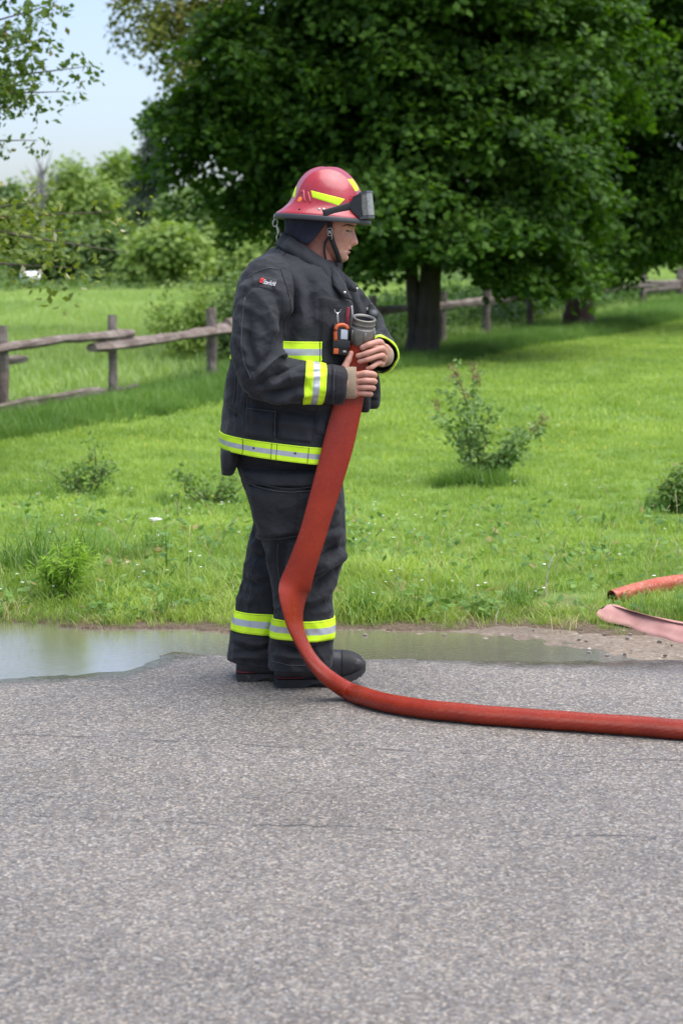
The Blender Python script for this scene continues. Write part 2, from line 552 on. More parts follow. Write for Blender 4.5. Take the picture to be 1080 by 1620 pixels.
M['shrub2'] = leaf_mat('dull_shrub_leaf', (0.085, 0.165, 0.035), (0.17, 0.27, 0.07), (0.22, 0.19, 0.09), trans=0.3)
M['grass'] = leaf_mat('lawn_blade', (0.145, 0.245, 0.05), (0.33, 0.45, 0.11), (0.55, 0.5, 0.24), trans=0.35, inst=True, patch=0.9)
M['tall'] = leaf_mat('tall_grass_blade', (0.07, 0.16, 0.03), (0.16, 0.28, 0.065), (0.34, 0.34, 0.14), trans=0.3, inst=True, patch=0.7)
M['field'] = leaf_mat('field_blade', (0.19, 0.31, 0.09), (0.36, 0.47, 0.19), (0.46, 0.45, 0.24), trans=0.35, inst=True, patch=0.12)
# ------------------------------------------------------------------ terrain
def shore(X):
    ys = np.interp(X, [-8, -1.25, -0.8, -0.66, -0.5, 0.0, 0.5, 0.9, 1.02, 1.15], [6.25, 6.36, 6.58, 6.80, 6.93, 6.88, 6.80, 6.755, 6.75, 6.75])
    yf = np.interp(X, [-8, -1.25, -0.6, 0.0, 0.5, 0.8, 1.02, 1.15], [7.38, 7.47, 7.36, 7.24, 7.14, 7.00, 6.80, 6.60])
    return ys, yf


def dip(X, Y):
    """Height of the hard ground near the road: a shallow hollow where the water stands."""
    ys, yf = shore(X)
    wob = 0.06 * vnoise(np.stack((X, Y * 1.7, 0 * X), -1).reshape(-1, 3), 9.0, 77).reshape(X.shape) + 0.035 * vnoise(np.stack((X, Y * 1.5, 0 * X), -1).reshape(-1, 3), 34.0, 78).reshape(X.shape)
    s = np.minimum(Y - ys, yf - Y) + wob
    z = -0.008 - np.where(s > 0, np.minimum(s * 0.05, 0.02), s * 0.04)
    return np.minimum(z, 0.0)


def gz(X, Y):
    X = np.asarray(X, float); Y = np.asarray(Y, float)
    t = np.clip((Y - 25) / 105, 0, 1.6)
    rise = t * (1.0 + 0.7 * np.clip(X / 20, -0.6, 1.2))
    rise = rise + 0.02 * sstep(7.3, 8.2, Y) + 0.05 * sstep(8, 12, Y) * np.sin(X * 0.7 + Y * 0.35) * 0.6
    return rise


MOW_Y = np.array([7.0, 15.2, 19.5, 26.1, 44.0, 60.0, 90])
MOW_X = np.array([-6.6, -2.95, -1.40, 0.94, 8.5, 15.2, 28])


def mow_x(Y): return np.interp(Y, MOW_Y, MOW_X)


def sheet(name, xs, ys, zf, mat, parent=None):
    X, Y = np.meshgrid(xs, ys)
    Z = zf(X, Y)
    v = np.stack((X, Y, Z), -1).reshape(-1, 3)
    n, m = len(ys), len(xs)
    i = np.arange(n - 1)[:, None] * m + np.arange(m - 1)[None]
    f = np.stack((i, i + 1, i + m + 1, i + m), -1).reshape(-1, 4)
    return obj(name, mesh(name, v, f, mat), parent)


def ground_z(X, Y):
    edge = 7.28 + 0.07 * np.sin(X * 3.1) + 0.05 * np.sin(X * 8.7 + 1.4) + np.interp(X, [-3, -1, 0, 0.8, 1.4, 3], [0.1, 0.1, 0.0, -0.02, -0.02, 0.0])
    return np.where(Y < edge, -0.06, 0.0) * (1 - sstep(edge - 0.02, edge + 0.1, Y)) + gz(X, Y) * sstep(edge, edge + 0.3, Y) - 0.06 * (Y < edge - 0.02) * 0


xs = np.concatenate((-np.geomspace(2000, 9, 26), np.linspace(-8, 8, 161), np.geomspace(9, 2000, 26)))
ys = np.concatenate((np.linspace(-40, 6.4, 12), np.linspace(6.6, 10, 86), np.geomspace(10.2, 3000, 80)))
ground = sheet('ground', xs, ys, ground_z, M['turf'])
tag(ground, kind='structure')

rx = np.concatenate((np.linspace(-40, -5, 12), np.linspace(-4.8, 4.8, 241), np.linspace(5, 40, 12)))


def road_edge(X): return 6.775 + 0.012 * np.sin(X * 7.7) + 0.008 * np.sin(X * 19 + 2) + 0.3 * sstep(-0.3, -1.0, X)


X, T = np.meshgrid(rx, np.concatenate((np.linspace(0, 0.72, 30), np.linspace(0.73, 1, 70))))
Y = -6 + T * (road_edge(X) + 6)
Z = dip(X, Y) * sstep(5.5, 6.0, Y) + 0.004 - 0.016 * sstep(0.996, 1.0, T)
Z = Z + 0.0015 * np.sin(X * 3 + Y * 5) * np.sin(Y * 2.2)
n, m = X.shape
i = np.arange(n - 1)[:, None] * m + np.arange(m - 1)[None]
road = obj('road', mesh('road', np.stack((X, Y, Z), -1).reshape(-1, 3), np.stack((i, i + 1, i + m + 1, i + m), -1).reshape(-1, 4), M['asphalt']))
tag(road, kind='structure')

shoulder = sheet('gravel_shoulder', rx, np.linspace(6.55, 7.75, 70),
                 lambda X, Y: dip(X, Y) - 0.004 - 0.03 * sstep(6.72, 6.6, Y) + 0.003 * np.sin(X * 31 + Y * 17) * np.sin(X * 13 - Y * 29) - 0.05 * sstep(7.5, 7.75, Y), M['gravel'])
tag(shoulder, kind='structure')


def puddle_sheet(name, x0, x1, y0, y1):
    o = sheet(name, np.linspace(x0, x1, 60), np.linspace(y0, y1, 20), lambda X, Y: np.full(X.shape, -0.008), M['water'])
    return tag(o, kind='structure')


puddle_sheet('puddle', -9, 1.3, 6.15, 7.62)

# loose pebbles on the shoulder and the road edge
rng = np.random.default_rng(5)
bag = Bag()
for k in range(420):
    x = rng.uniform(-2.5, 3.0); y = rng.uniform(6.72, 7.3)
    if x < 0.95 and k <= 360 and rng.random() < 0.8: continue
    if k > 360: y = rng.uniform(4.2, 6.7)
    r = rng.uniform(0.003, 0.009) * (0.7 if k > 360 else 1)
    z = float(dip(np.array([[x]]), np.array([[y]]))[0, 0])
    bm = bmesh.new(); bmesh.ops.create_icosphere(bm, subdivisions=1, radius=1)
    v = np.array([q.co[:] for q in bm.verts]); f = [[q.index for q in p.verts] for p in bm.faces]; bm.free()
    v = v * (1 + 0.2 * rng.standard_normal((len(v), 1))) * r * np.array((1.2, 1, 0.7))
    bag.add(v + (x, y, z + r * 0.35), f)
M['pebble'] = leaf_mat('pebble', (0.1, 0.085, 0.07), (0.27, 0.235, 0.2), (0.5, 0.47, 0.43), trans=0, gloss=0.8)
tag(bag.build('pebbles', M['pebble'], smooth=False), 'loose pebbles on the sandy road shoulder', 'pebbles', kind='stuff')

# ------------------------------------------------------------------ grass (stuff, instanced tufts)
def blade_mesh(name, rng, nb, h0, h1, w, spread, lean, mat, seg=3, stalks=0):
    V = []; F = []
    for k in range(nb):
        a = rng.uniform(0, 6.283); rr = spread * math.sqrt(rng.random())
        b = np.array((rr * math.cos(a), rr * math.sin(a), -0.01))
        h = rng.uniform(h0, h1); th = rng.uniform(0, 6.283)
        d = np.array((math.cos(th), math.sin(th), 0)); s = np.array((-d[1], d[0], 0))
        ln = lean * rng.uniform(0.2, 1.0) * h
        st = k < stalks
        ww = w * (0.35 if st else rng.uniform(0.6, 1.1)); hh = h * (1.5 if st else 1)
        base = len(V)
        for j in range(seg):
            t = j / seg
            c = b + d * ln * t * t + np.array((0, 0, hh * (t - 0.18 * (lean * t * t))))
            V.append(c - s * ww * (1 - t * 0.55)); V.append(c + s * ww * (1 - t * 0.55))
        V.append(b + d * ln + np.array((0, 0, hh * (1 - 0.22 * lean))))
        for j in range(seg - 1):
            F.append((base + 2 * j, base + 2 * j + 1, base + 2 * j + 3, base + 2 * j + 2))
        F.append((base + 2 * seg - 2, base + 2 * seg - 1, base + 2 * seg))
    return mesh(name, V, F, mat)


def variants(name, n, seed, **kw):
    c = bpy.data.collections.new(name)
    for k in range(n):
        o = bpy.data.objects.new(name, blade_mesh(name, np.random.default_rng(seed + k), **kw))
        c.objects.link(o)
    return c


def scatter(name, pts, scale, coll, nvar, label, cat, seed=0, parent=None, tilt=0.12):
    rng = np.random.default_rng(seed)
    n = len(pts)
    me = bpy.data.meshes.new(name)
    me.vertices.add(n)
    me.vertices.foreach_set('co', np.asarray(pts, np.float32).ravel())
    for nm, typ, val in (('sc', 'FLOAT', scale), ('ix', 'INT', rng.integers(0, nvar, n))):
        at = me.attributes.new(nm, typ, 'POINT')
        at.data.foreach_set('value', np.ascontiguousarray(val, np.int32 if typ == 'INT' else np.float32))
    at = me.attributes.new('ro', 'FLOAT_VECTOR', 'POINT')
    ro = np.stack((rng.normal(0, tilt, n), rng.normal(0, tilt, n), rng.uniform(0, 6.283, n)), 1).astype(np.float32)
    at.data.foreach_set('vector', ro.ravel())
    o = obj(name, me, parent)
    ng = bpy.data.node_groups.new(name + '_scatter', 'GeometryNodeTree')
    ng.interface.new_socket('Geometry', in_out='INPUT', socket_type='NodeSocketGeometry')
    ng.interface.new_socket('Geometry', in_out='OUTPUT', socket_type='NodeSocketGeometry')
    gi = ng.nodes.new('NodeGroupInput'); go = ng.nodes.new('NodeGroupOutput')
    ip = ng.nodes.new('GeometryNodeInstanceOnPoints')
    ci = ng.nodes.new('GeometryNodeCollectionInfo')
    ci.inputs['Collection'].default_value = coll
    ci.inputs['Separate Children'].default_value = True
    ci.inputs['Reset Children'].default_value = True
    ip.inputs['Pick Instance'].default_value = True

    def named(nm, typ):
        a = ng.nodes.new('GeometryNodeInputNamedAttribute'); a.data_type = typ; a.inputs['Name'].default_value = nm
        return a.outputs['Attribute']
    L = ng.links.new
    L(gi.outputs[0], ip.inputs['Points']); L(ci.outputs[0], ip.inputs['Instance'])
    L(named('ix', 'INT'), ip.inputs['Instance Index']); L(named('sc', 'FLOAT'), ip.inputs['Scale']); L(named('ro', 'FLOAT_VECTOR'), ip.inputs['Rotation'])
    L(ip.outputs[0], go.inputs[0])
    md = o.modifiers.new('scatter', 'NODES'); md.node_group = ng
    return tag(o, label, cat, kind='stuff')


G_short = variants('lawn_tuft', 6, 100, nb=46, h0=0.025, h1=0.065, w=0.0022, spread=0.09, lean=0.9, mat=M['grass'])
G_mid = variants('verge_tuft', 6, 200, nb=44, h0=0.03, h1=0.14, w=0.0021, spread=0.10, lean=1.25, mat=M['grass'], seg=4, stalks=2)
G_tall = variants('tall_tuft', 6, 300, nb=60, h0=0.2, h1=0.5, w=0.006, spread=0.2, lean=0.7, mat=M['tall'], seg=4, stalks=4)
G_field = variants('field_tuft', 5, 400, nb=60, h0=0.12, h1=0.3, w=0.01, spread=0.35, lean=0.7, mat=M['field'], seg=3, stalks=6)
G_far = variants('lawn_patch', 5, 500, nb=70, h0=0.03, h1=0.06, w=0.005, spread=0.28, lean=0.9, mat=M['grass'], seg=2)


def region(n, x0, x1, y0, y1, rng, dens=None, keep=None):
    x = rng.uniform(x0, x1, n); y = rng.uniform(y0, y1, n)
    k = np.ones(n, bool)
    if keep is not None: k &= keep(x, y)
    return x[k], y[k]


def pts_of(x, y): return np.stack((x, y, gz(x, y)), 1)


rng = np.random.default_rng(11)
gedge = lambda x: 7.28 + 0.07 * np.sin(x * 3.1) + 0.05 * np.sin(x * 8.7 + 1.4) + np.interp(x, [-3, -1, 0, 0.8, 1.4, 3], [0.1, 0.1, 0.0, -0.02, -0.02, 0.0])
bare = lambda x, y: ((x - 0.93) / 0.35) ** 2 + ((y - 7.95) / 0.16) ** 2      # a worn spot in the verge
x, y = region(5200, -4.2, 4.2, 7.2, 10.2, rng, keep=lambda x, y: (y > gedge(x) + 0.03 + 0.22 * rng.random(len(x)) ** 2) & (bare(x, y) > rng.uniform(0.4, 1.3, len(x))))
patchy = 0.5 + 0.5 * np.sin(x * 2.7 + 1.1) * np.sin(y * 3.1 + x)
sc = (0.55 + 0.5 * rng.random(len(x)) + 0.45 * patchy * (y < 8.6)) * np.interp(y, [7.2, 7.5, 8.3, 9.2, 10.2], [0.3, 0.62, 0.9, 0.62, 0.42])
sc *= np.interp(x, [-4, 0.3, 0.7, 4], [1, 1.15, 0.75, 0.65])
# taller bunch just behind the boots
sc *= 1 + 0.9 * np.exp(-((x - 0.16) / 0.33) ** 2 - ((y - 7.5) / 0.22) ** 2)
scatter('verge_grass', pts_of(x, y), sc, G_mid, 6, 'longer rough grass growing along the road edge', 'grass', 1)

x, y = region(16000, -6.5, 6.5, 7.45, 17, rng, keep=lambda x, y: (np.abs(x) < y * 0.2 + 2.2) & (x > mow_x(y) - 0.6) & (bare(x, y) > rng.uniform(0.5, 1.5, len(x))))
scatter('lawn_grass', pts_of(x, y), 0.75 + 0.55 * rng.random(len(x)), G_short, 6, 'short mown grass of the lawn behind the firefighter', 'grass', 2)
x, y = region(16000, -4, 16, 15.5, 48, rng, keep=lambda x, y: (x > mow_x(y) - 0.2) & (x < y * 0.2 + 3))
scatter('distant_lawn_grass', pts_of(x, y), 0.9 + 0.5 * rng.random(len(x)), G_far, 5, 'mown lawn rising towards the maple trees', 'grass', 3)
# long grass along the fence
y = rng.uniform(10, 66, 15000)
strip = np.maximum(mow_x(y) - (0.345 * y - 9.65) + 0.4, 1.2)
x = mow_x(y) - 0.1 - strip * rng.random(len(y)) ** 1.3
k = (np.abs(x) < y * 0.2 + 2.5)
x, y = x[k], y[k]
sc = np.clip(0.75 + 0.3 * rng.standard_normal(len(x)), 0.35, 1.3) * np.interp(mow_x(y) - x, [0, 0.5, 1.4, 3], [0.5, 1.0, 0.75, 0.6]) * np.interp(y, [10, 16, 21, 24, 28, 42, 60], [0.7, 0.55, 0.58, 0.85, 0.5, 0.75, 0.95])
scatter('fence_line_grass', pts_of(x, y), sc, G_tall, 6, 'long unmown grass along the rail fence', 'grass', 4)
x, y = region(30000, -22, 26, 17, 110, rng, keep=lambda x, y: (x < np.minimum(mow_x(y) - 1.8, 0.345 * y - 9.65)) & (np.abs(x) < y * 0.2 + 3) & (rng.random(len(x)) < np.clip(34 / y, 0.3, 1)))
scatter('field_grass', pts_of(x, y), np.interp(y, [17, 40, 110], [0.8, 1.0, 1.6]) * (0.7 + 0.6 * rng.random(len(x))), G_field, 5, 'bright green meadow beyond the rail fence', 'grass', 5)

tx, ty, ts = [], [], []
for (cx, cy, n, rx_, ry_, s0) in ((0.93, 12.4, 26, 0.13, 0.09, 0.4), (1.05, 12.4, 8, 0.2, 0.08, 0.3), (-1.48, 8.5, 16, 0.14, 0.2, 0.62), (-1.2, 8.9, 8, 0.2, 0.2, 0.4), (2.2, 11.0, 14, 0.12, 0.1, 0.34), (-1.75, 11.6, 16, 0.35, 0.2, 0.26), (-0.85, 11.2, 14, 0.3, 0.2, 0.22),
                                  (0.2, 7.62, 10, 0.3, 0.12, 0.42), (0.75, 7.7, 8, 0.3, 0.12, 0.3), (-0.9, 7.75, 10, 0.5, 0.15, 0.3), (1.75, 7.55, 10, 0.25, 0.12, 0.34)):
    tx += list(rng.normal(cx, rx_, n)); ty += list(rng.normal(cy, ry_, n)); ts += list(s0 * rng.uniform(0.6, 1.2, n))
tx, ty = np.array(tx), np.maximum(np.array(ty), 7.5)
scatter('rank_grass', pts_of(tx, ty), np.array(ts), G_tall, 6, 'darker rank grass tufts round the shrubs and along the verge', 'grass', 6)

# ------------------------------------------------------------------ rail fence
def fence_Y(u): return 9.65 / (0.345 - (u - 540) / 2782.0)


def pole_mesh(name, a, b, r, rng, m=9, n=14, wob=0.16, ends=0.85, mat=None, bend=0.03):
    a = np.asarray(a); b = np.asarray(b)
    t = np.linspace(0, 1, n)[:, None]
    L = np.linalg.norm(b - a)
    p = a + (b - a) * t + np.cumsum(rng.normal(0, bend * 0.16, (n, 3)), 0) * np.sin(t * math.pi) * min(L, 1.5)
    rr = r * (1 + wob * 0.8 * np.sin(t[:, 0] * 7 + rng.random() * 6) * rng.random() + wob * 0.5 * rng.standard_normal(n))
    rr[0] *= ends; rr[-1] *= ends
    prof = 1 + 0.16 * rng.standard_normal(m)
    V, F = tube(p, rr, m, cap=True, up=(0.3, 0.1, 1) if abs((b - a)[2]) < 0.5 * L else (0, 1, 0))
    V = V.reshape(n, m, 3); c = V.mean(1, keepdims=True)
    V = c + (V - c) * (prof[None, :, None] * (1 + 0.09 * rng.standard_normal((n, m, 1))))
    return mesh(name, V.reshape(-1, 3), F, mat, smooth=False)


frng = np.random.default_rng(21)
fence = empty('split_rail_fence', P(177, 640, fence_Y(177)))
tag(fence, 'weathered grey split rail fence running from the meadow behind the trees', 'fence')
for (u, top, rpx) in ((2, 515, 9), (177, 498, 8), (335, 487, 7.5), (463, 478, 6), (588, 468, 6), (700, 461, 6), (770, 452, 6), (839, 446, 6), (930, 438, 5), (1017, 430, 4.5), (1076, 424, 6)):
    Yp = fence_Y(u)
    top3 = P(u, top, Yp)
    b3 = top3.copy(); b3[2] = float(gz(top3[0], Yp)) - 0.1
    obj('post', pole_mesh('post', b3, top3 + frng.normal(0, 0.02, 3) * (1, 1, 0), rpx * Yp / FPX, frng, mat=M['post'], n=10, ends=0.95, wob=0.1, bend=0.015), fence)
for (u0, v0, u1, v1, rp, dY) in ((-130, 570, 211, 527, 6.5, -0.12), (-130, 588, 41, 568, 6.5, 0.12), (146, 550, 374, 519, 8, -0.14), (328, 521, 470, 506, 6, 0.12), (360, 514, 600, 492, 7, -0.12),
                                 (-130, 672, 156, 617, 7, -0.2), (150, 622, 216, 611, 5, 0.12), (585, 494, 782, 474, 6, -0.13), (755, 480, 880, 462, 6.5, 0.12), (828, 474, 935, 459, 5, -0.12),
                                 (600, 581, 782, 569, 5.5, 0.0), (762, 560, 852, 526, 5.5, 0.1), (640, 560, 700, 552, 4, 0.1), (925, 462, 1024, 450, 4.5, 0.1), (1010, 449, 1090, 446, 4.5, -0.1), (1015, 460, 1090, 452, 4, 0.15)):
    a = P(u0, v0, fence_Y(u0) + dY); b = P(u1, v1, fence_Y(u1) + dY)
    obj('rail', pole_mesh('rail', a, b, rp * 0.5 * (fence_Y(u0) + fence_Y(u1)) / FPX, frng, mat=M['rail']), fence)

# ------------------------------------------------------------------ trees
def leaves_mesh(name, C, Nrm, rad, per, L, W, mat, rng, droop=0.5, jit=0.45, flat=0.25, hang=0.0):
    """Leaf sprays: 'per' folded leaves around each centre C, lying roughly across Nrm."""
    n = len(C)
    C = np.repeat(C, per, 0); Nn = np.repeat(unit(Nrm), per, 0)
    rad = np.repeat(np.broadcast_to(np.asarray(rad, float), (n,)), per)
    k = len(C)
    a = rng.uniform(0, 6.283, k); r = rad * np.sqrt(rng.random(k))
    ref = np.where(np.abs(Nn[:, 2:3]) > 0.9, np.array([[1.0, 0, 0]]), np.array([[0, 0, 1.0]]))
    e1 = unit(np.cross(Nn, ref)); e2 = np.cross(Nn, e1)
    rd = e1 * np.cos(a)[:, None] + e2 * np.sin(a)[:, None]
    p = C + rd * r[:, None] + Nn * (rng.normal(0, flat, k) * rad)[:, None]
    p[:, 2] -= droop * r * r / np.maximum(rad, 1e-3)
    ln = unit(Nn + jit * rng.standard_normal((k, 3)))
    d = unit(rd + 0.7 * rng.standard_normal((k, 3)) - np.array((0, 0, hang)))
    d = unit(d - ln * np.sum(d * ln, 1, keepdims=True))
    s = np.cross(ln, d)
    sz = (0.65 + 0.6 * rng.random(k))[:, None]
    l = L * sz; w = W * sz
    q = np.empty((k, 4, 3))
    q[:, 0] = p
    q[:, 1] = p + d * l * 0.45 + s * w * 0.5 - ln * w * 0.18
    q[:, 2] = p + d * l - ln * l * 0.12
    q[:, 3] = p + d * l * 0.45 - s * w * 0.5 - ln * w * 0.18
    return mesh(name, q.reshape(-1, 3), np.arange(k * 4).reshape(-1, 4), mat, smooth=False)


def lobe_sprays(lobes, n, rng, shell=0.55, up=0.8):
    vol = np.array([l[1][0] * l[1][1] * l[1][2] for l in lobes]) ** 0.75
    idx = rng.choice(len(lobes), n, p=vol / vol.sum())
    c = np.array([l[0] for l in lobes])[idx]; r = np.array([l[1] for l in lobes])[idx]
    d = unit(rng.standard_normal((n, 3)))
    t = (shell + (1 - shell) * rng.random(n)) * (0.92 + 0.16 * rng.random(n))
    return c + d * r * t[:, None], unit(d * 0.75 + np.array((0, 0, up)))


def clump_sprays(lobes, n_clump, per, rng, shell=0.6, size=(0.75, 0.24)):
    """Foliage gathered in flat shelves with dark gaps between them."""
    C, Nn = lobe_sprays(lobes, n_clump, rng, shell, 0.9)
    k = np.repeat(np.arange(n_clump), per)
    Nr = unit(Nn[k] + np.array((0, 0, 0.4)))
    o = rng.standard_normal((len(k), 3))
    o = o / np.maximum(1, np.linalg.norm(o, axis=1, keepdims=True) / 1.25)
    sc = (0.6 + 0.7 * rng.random(n_clump))[k][:, None]
    along = np.sum(o * Nr, 1, keepdims=True)
    o = (o - Nr * along) * size[0] * sc + Nr * along * size[1] * sc
    o[:, 2] -= 0.35 * np.sum((o[:, :2]) ** 2, 1)
    return C[k] + o, unit(Nr + 0.25 * rng.standard_normal((len(k), 3)))


def tree(name, base, stems, lobes, n_spray, per, rad, L, W, leaf, bark, label, cat='tree', seed=0, limb_r=0.06, limbs=14, group=None, shell=0.5, droop=0.5, up=0.8, extra=None, jit=0.45, keep=None, clumps=None):
    rng = np.random.default_rng(seed)
    t = empty(name, base)
    tag(t, label, cat, group)
    base = np.asarray(base, float)
    for (pts, rr) in stems:
        V, F = tube(np.asarray(pts, float), rr, 12, n=22, wob=0.05, rng=rng, up=(0, 1, 0))
        obj('trunk', mesh('trunk', V, F, bark), t)
    top = np.asarray(stems[0][0][-1], float)
    forkz = [np.asarray(s[0][-2], float) for s in stems]
    for k in range(limbs):
        l = lobes[k % len(lobes)]
        end = np.asarray(l[0], float) + unit(rng.standard_normal(3)) * np.asarray(l[1]) * 0.6
        a = forkz[k % len(forkz)] + (top - forkz[0]) * rng.uniform(-0.25, 0.9)
        mid = (a + end) / 2 + np.array((0, 0, 0.15 * np.linalg.norm(end - a))) * rng.uniform(0.2, 1)
        V, F = tube(np.array((a, mid, end)), (limb_r, limb_r * 0.6, limb_r * 0.15), 6, n=9)
        obj('limb', mesh('limb', V, F, bark), t)
    C, Nn = lobe_sprays(lobes, n_spray, rng, shell, up)
    if clumps:
        C2, N2 = clump_sprays(lobes, clumps[0], clumps[1], rng, clumps[2], clumps[3])
        C = np.vstack((C, C2)); Nn = np.vstack((Nn, N2))
    if extra is not None:
        e = np.asarray(extra, float)
        C = np.vstack((C, e)); Nn = np.vstack((Nn, np.tile((0, -0.3, 1.0), (len(e), 1))))
    if keep is not None:
        kk = keep(C); C, Nn = C[kk], Nn[kk]
    obj('crown', leaves_mesh('crown', C, Nn, rad, per, L, W, leaf, rng, droop=droop, jit=jit), t)
    return t


# the big maple: two stems, low sweeping crown
mb = P(672, 572, 30.0); mb[2] = float(gz(mb[0], 30.0)) - 0.05


def px(u, v, Y): return tuple(P(u, v, Y))


CE_U = [150, 280, 330, 390, 440, 560, 610, 640, 700, 725, 760, 830, 880, 955, 985, 1010, 1090, 1300]
CE_V = [230, 330, 340, 405, 430, 440, 430, 398, 395, 408, 436, 462, 456, 458, 450, 418, 405, 405]


def under_crown(C):
    uv = proj(C)
    return uv[:, 1] < np.interp(uv[:, 0], CE_U, CE_V) - 8 + 10 * np.sin(uv[:, 0] * 0.09) + 8 * np.sin(uv[:, 0] * 0.31)


maple_lobes = [(px(560, 120, 30), (2.2, 2.2, 1.7)), (px(720, 60, 30), (2.6, 2.6, 2.0)), (px(420, 110, 30), (1.3, 1.8, 1.2)), (px(360, 200, 30.5), (1.25, 1.5, 0.9)), (px(640, 260, 29), (1.6, 2.0, 1.3)),
               (px(500, 260, 30), (1.5, 1.8, 0.95)), (px(790, 220, 29.5), (1.6, 2.2, 1.5)), (px(850, 330, 29.8), (1.1, 1.8, 0.9)), (px(730, 370, 29), (1.05, 1.6, 0.7)), (px(590, 370, 30), (0.75, 1.3, 0.7)),
               (px(870, 100, 30), (1.8, 2.2, 1.7)), (px(430, 310, 30.5), (0.8, 1.2, 0.42)), (px(640, -120, 30), (3.2, 3.2, 2.0)), (px(620, -230, 30), (2.2, 2.4, 1.6)), (px(800, 420, 29.3), (0.6, 0.9, 0.38)),
               (px(640, 415, 29.2), (0.5, 0.8, 0.25)), (px(790, 440, 29.0), (0.75, 0.9, 0.3)), (px(850, 445, 29.2), (0.7, 0.9, 0.3)), (px(905, 440, 29.4), (0.6, 0.9, 0.35)), (px(300, 185, 30.5), (0.6, 0.9, 0.42)), (px(292, 170, 30.5), (0.3, 0.5, 0.3)), (px(300, 288, 30.5), (0.42, 0.5, 0.16)), (px(345, 318, 30.5), (0.4, 0.5, 0.14)), (px(400, 345, 30.5), (0.35, 0.5, 0.14)), (px(365, 470, 29.5), (0.18, 0.3, 0.3))]
tree('maple_tree', mb,
     [([mb, P(676, 520, 30), P(680, 450, 30), P(682, 390, 30), P(690, 260, 30), P(680, 40, 30)], (0.27, 0.21, 0.185, 0.175, 0.14, 0.05)),
      ([mb + (-0.22, 0.05, 0), P(657, 520, 30.1), P(652, 450, 30.1), P(645, 395, 30.2), P(600, 250, 30.2), P(540, 120, 30.2)], (0.17, 0.14, 0.115, 0.1, 0.08, 0.03))],
     maple_lobes, 650, 20, 0.26, 0.14, 0.115, M['maple'], M['bark'], 'large dark green maple with twin trunk behind the firefighter', seed=3, limbs=26, shell=0.15,
     clumps=(390, 22, 0.6, (0.55, 0.10)), keep=under_crown)

sb = P(915, 508, 41.0); sb[2] = float(gz(sb[0], 41)) - 0.05
tree('maple_tree', sb,
     [([sb, P(916, 480, 41), P(918, 440, 41), P(925, 330, 41), P(935, 150, 41)], (0.42, 0.33, 0.3, 0.25, 0.1))],
     [(px(960, 160, 40), (2.8, 2.6, 2.4)), (px(1050, 60, 40), (3.0, 2.8, 2.4)), (px(1040, 300, 40), (2.0, 2.2, 1.3)), (px(920, 370, 39.5), (1.6, 1.8, 0.95)), (px(1010, 370, 39.5), (1.1, 1.6, 0.7)), (px(1110, 200, 40), (2.4, 2.4, 2.6)),
      (px(950, -80, 40), (3.4, 3.2, 2.2)), (px(905, 440, 39), (0.8, 0.8, 0.35)), (px(960, 440, 39), (0.6, 0.8, 0.3)), (px(1070, 360, 40), (0.8, 1.2, 0.4))],
     900, 24, 0.3, 0.14, 0.12, M['maple'], M['bark_red'], 'second maple with thick reddish brown trunk at the right', seed=8, limbs=18, shell=0.15,
     clumps=(230, 20, 0.55, (0.62, 0.19)), keep=under_crown)

# sparse olive-leaved tree behind the maple, upper left of it
ob = P(455, 560, 35.0); ob[2] = float(gz(ob[0], 35)) - 0.05
tree('sparse_tree', ob,
     [([ob, P(452, 480, 35), P(440, 330, 35), P(400, 120, 35), P(360, 30, 35)], (0.16, 0.14, 0.11, 0.07, 0.03))],
     [(px(260, 40, 35), (0.95, 1.2, 0.6)), (px(340, 20, 35), (1.2, 1.2, 0.85)), (px(300, 100, 35), (0.75, 1.0, 0.42)), (px(380, 70, 35), (0.9, 1.0, 0.8)), (px(330, -80, 35), (1.8, 1.6, 1.0)), (px(200, 5, 35), (0.4, 0.6, 0.35)), (px(160, 46, 35), (0.22, 0.4, 0.08)), (px(320, 128, 35), (0.5, 0.6, 0.2))],
     330, 34, 0.3, 0.12, 0.085, M['olive'], M['bark'], 'sparse olive green tree top against the sky beside the maple', seed=14, limbs=14, limb_r=0.03, shell=0.2, droop=0.3)

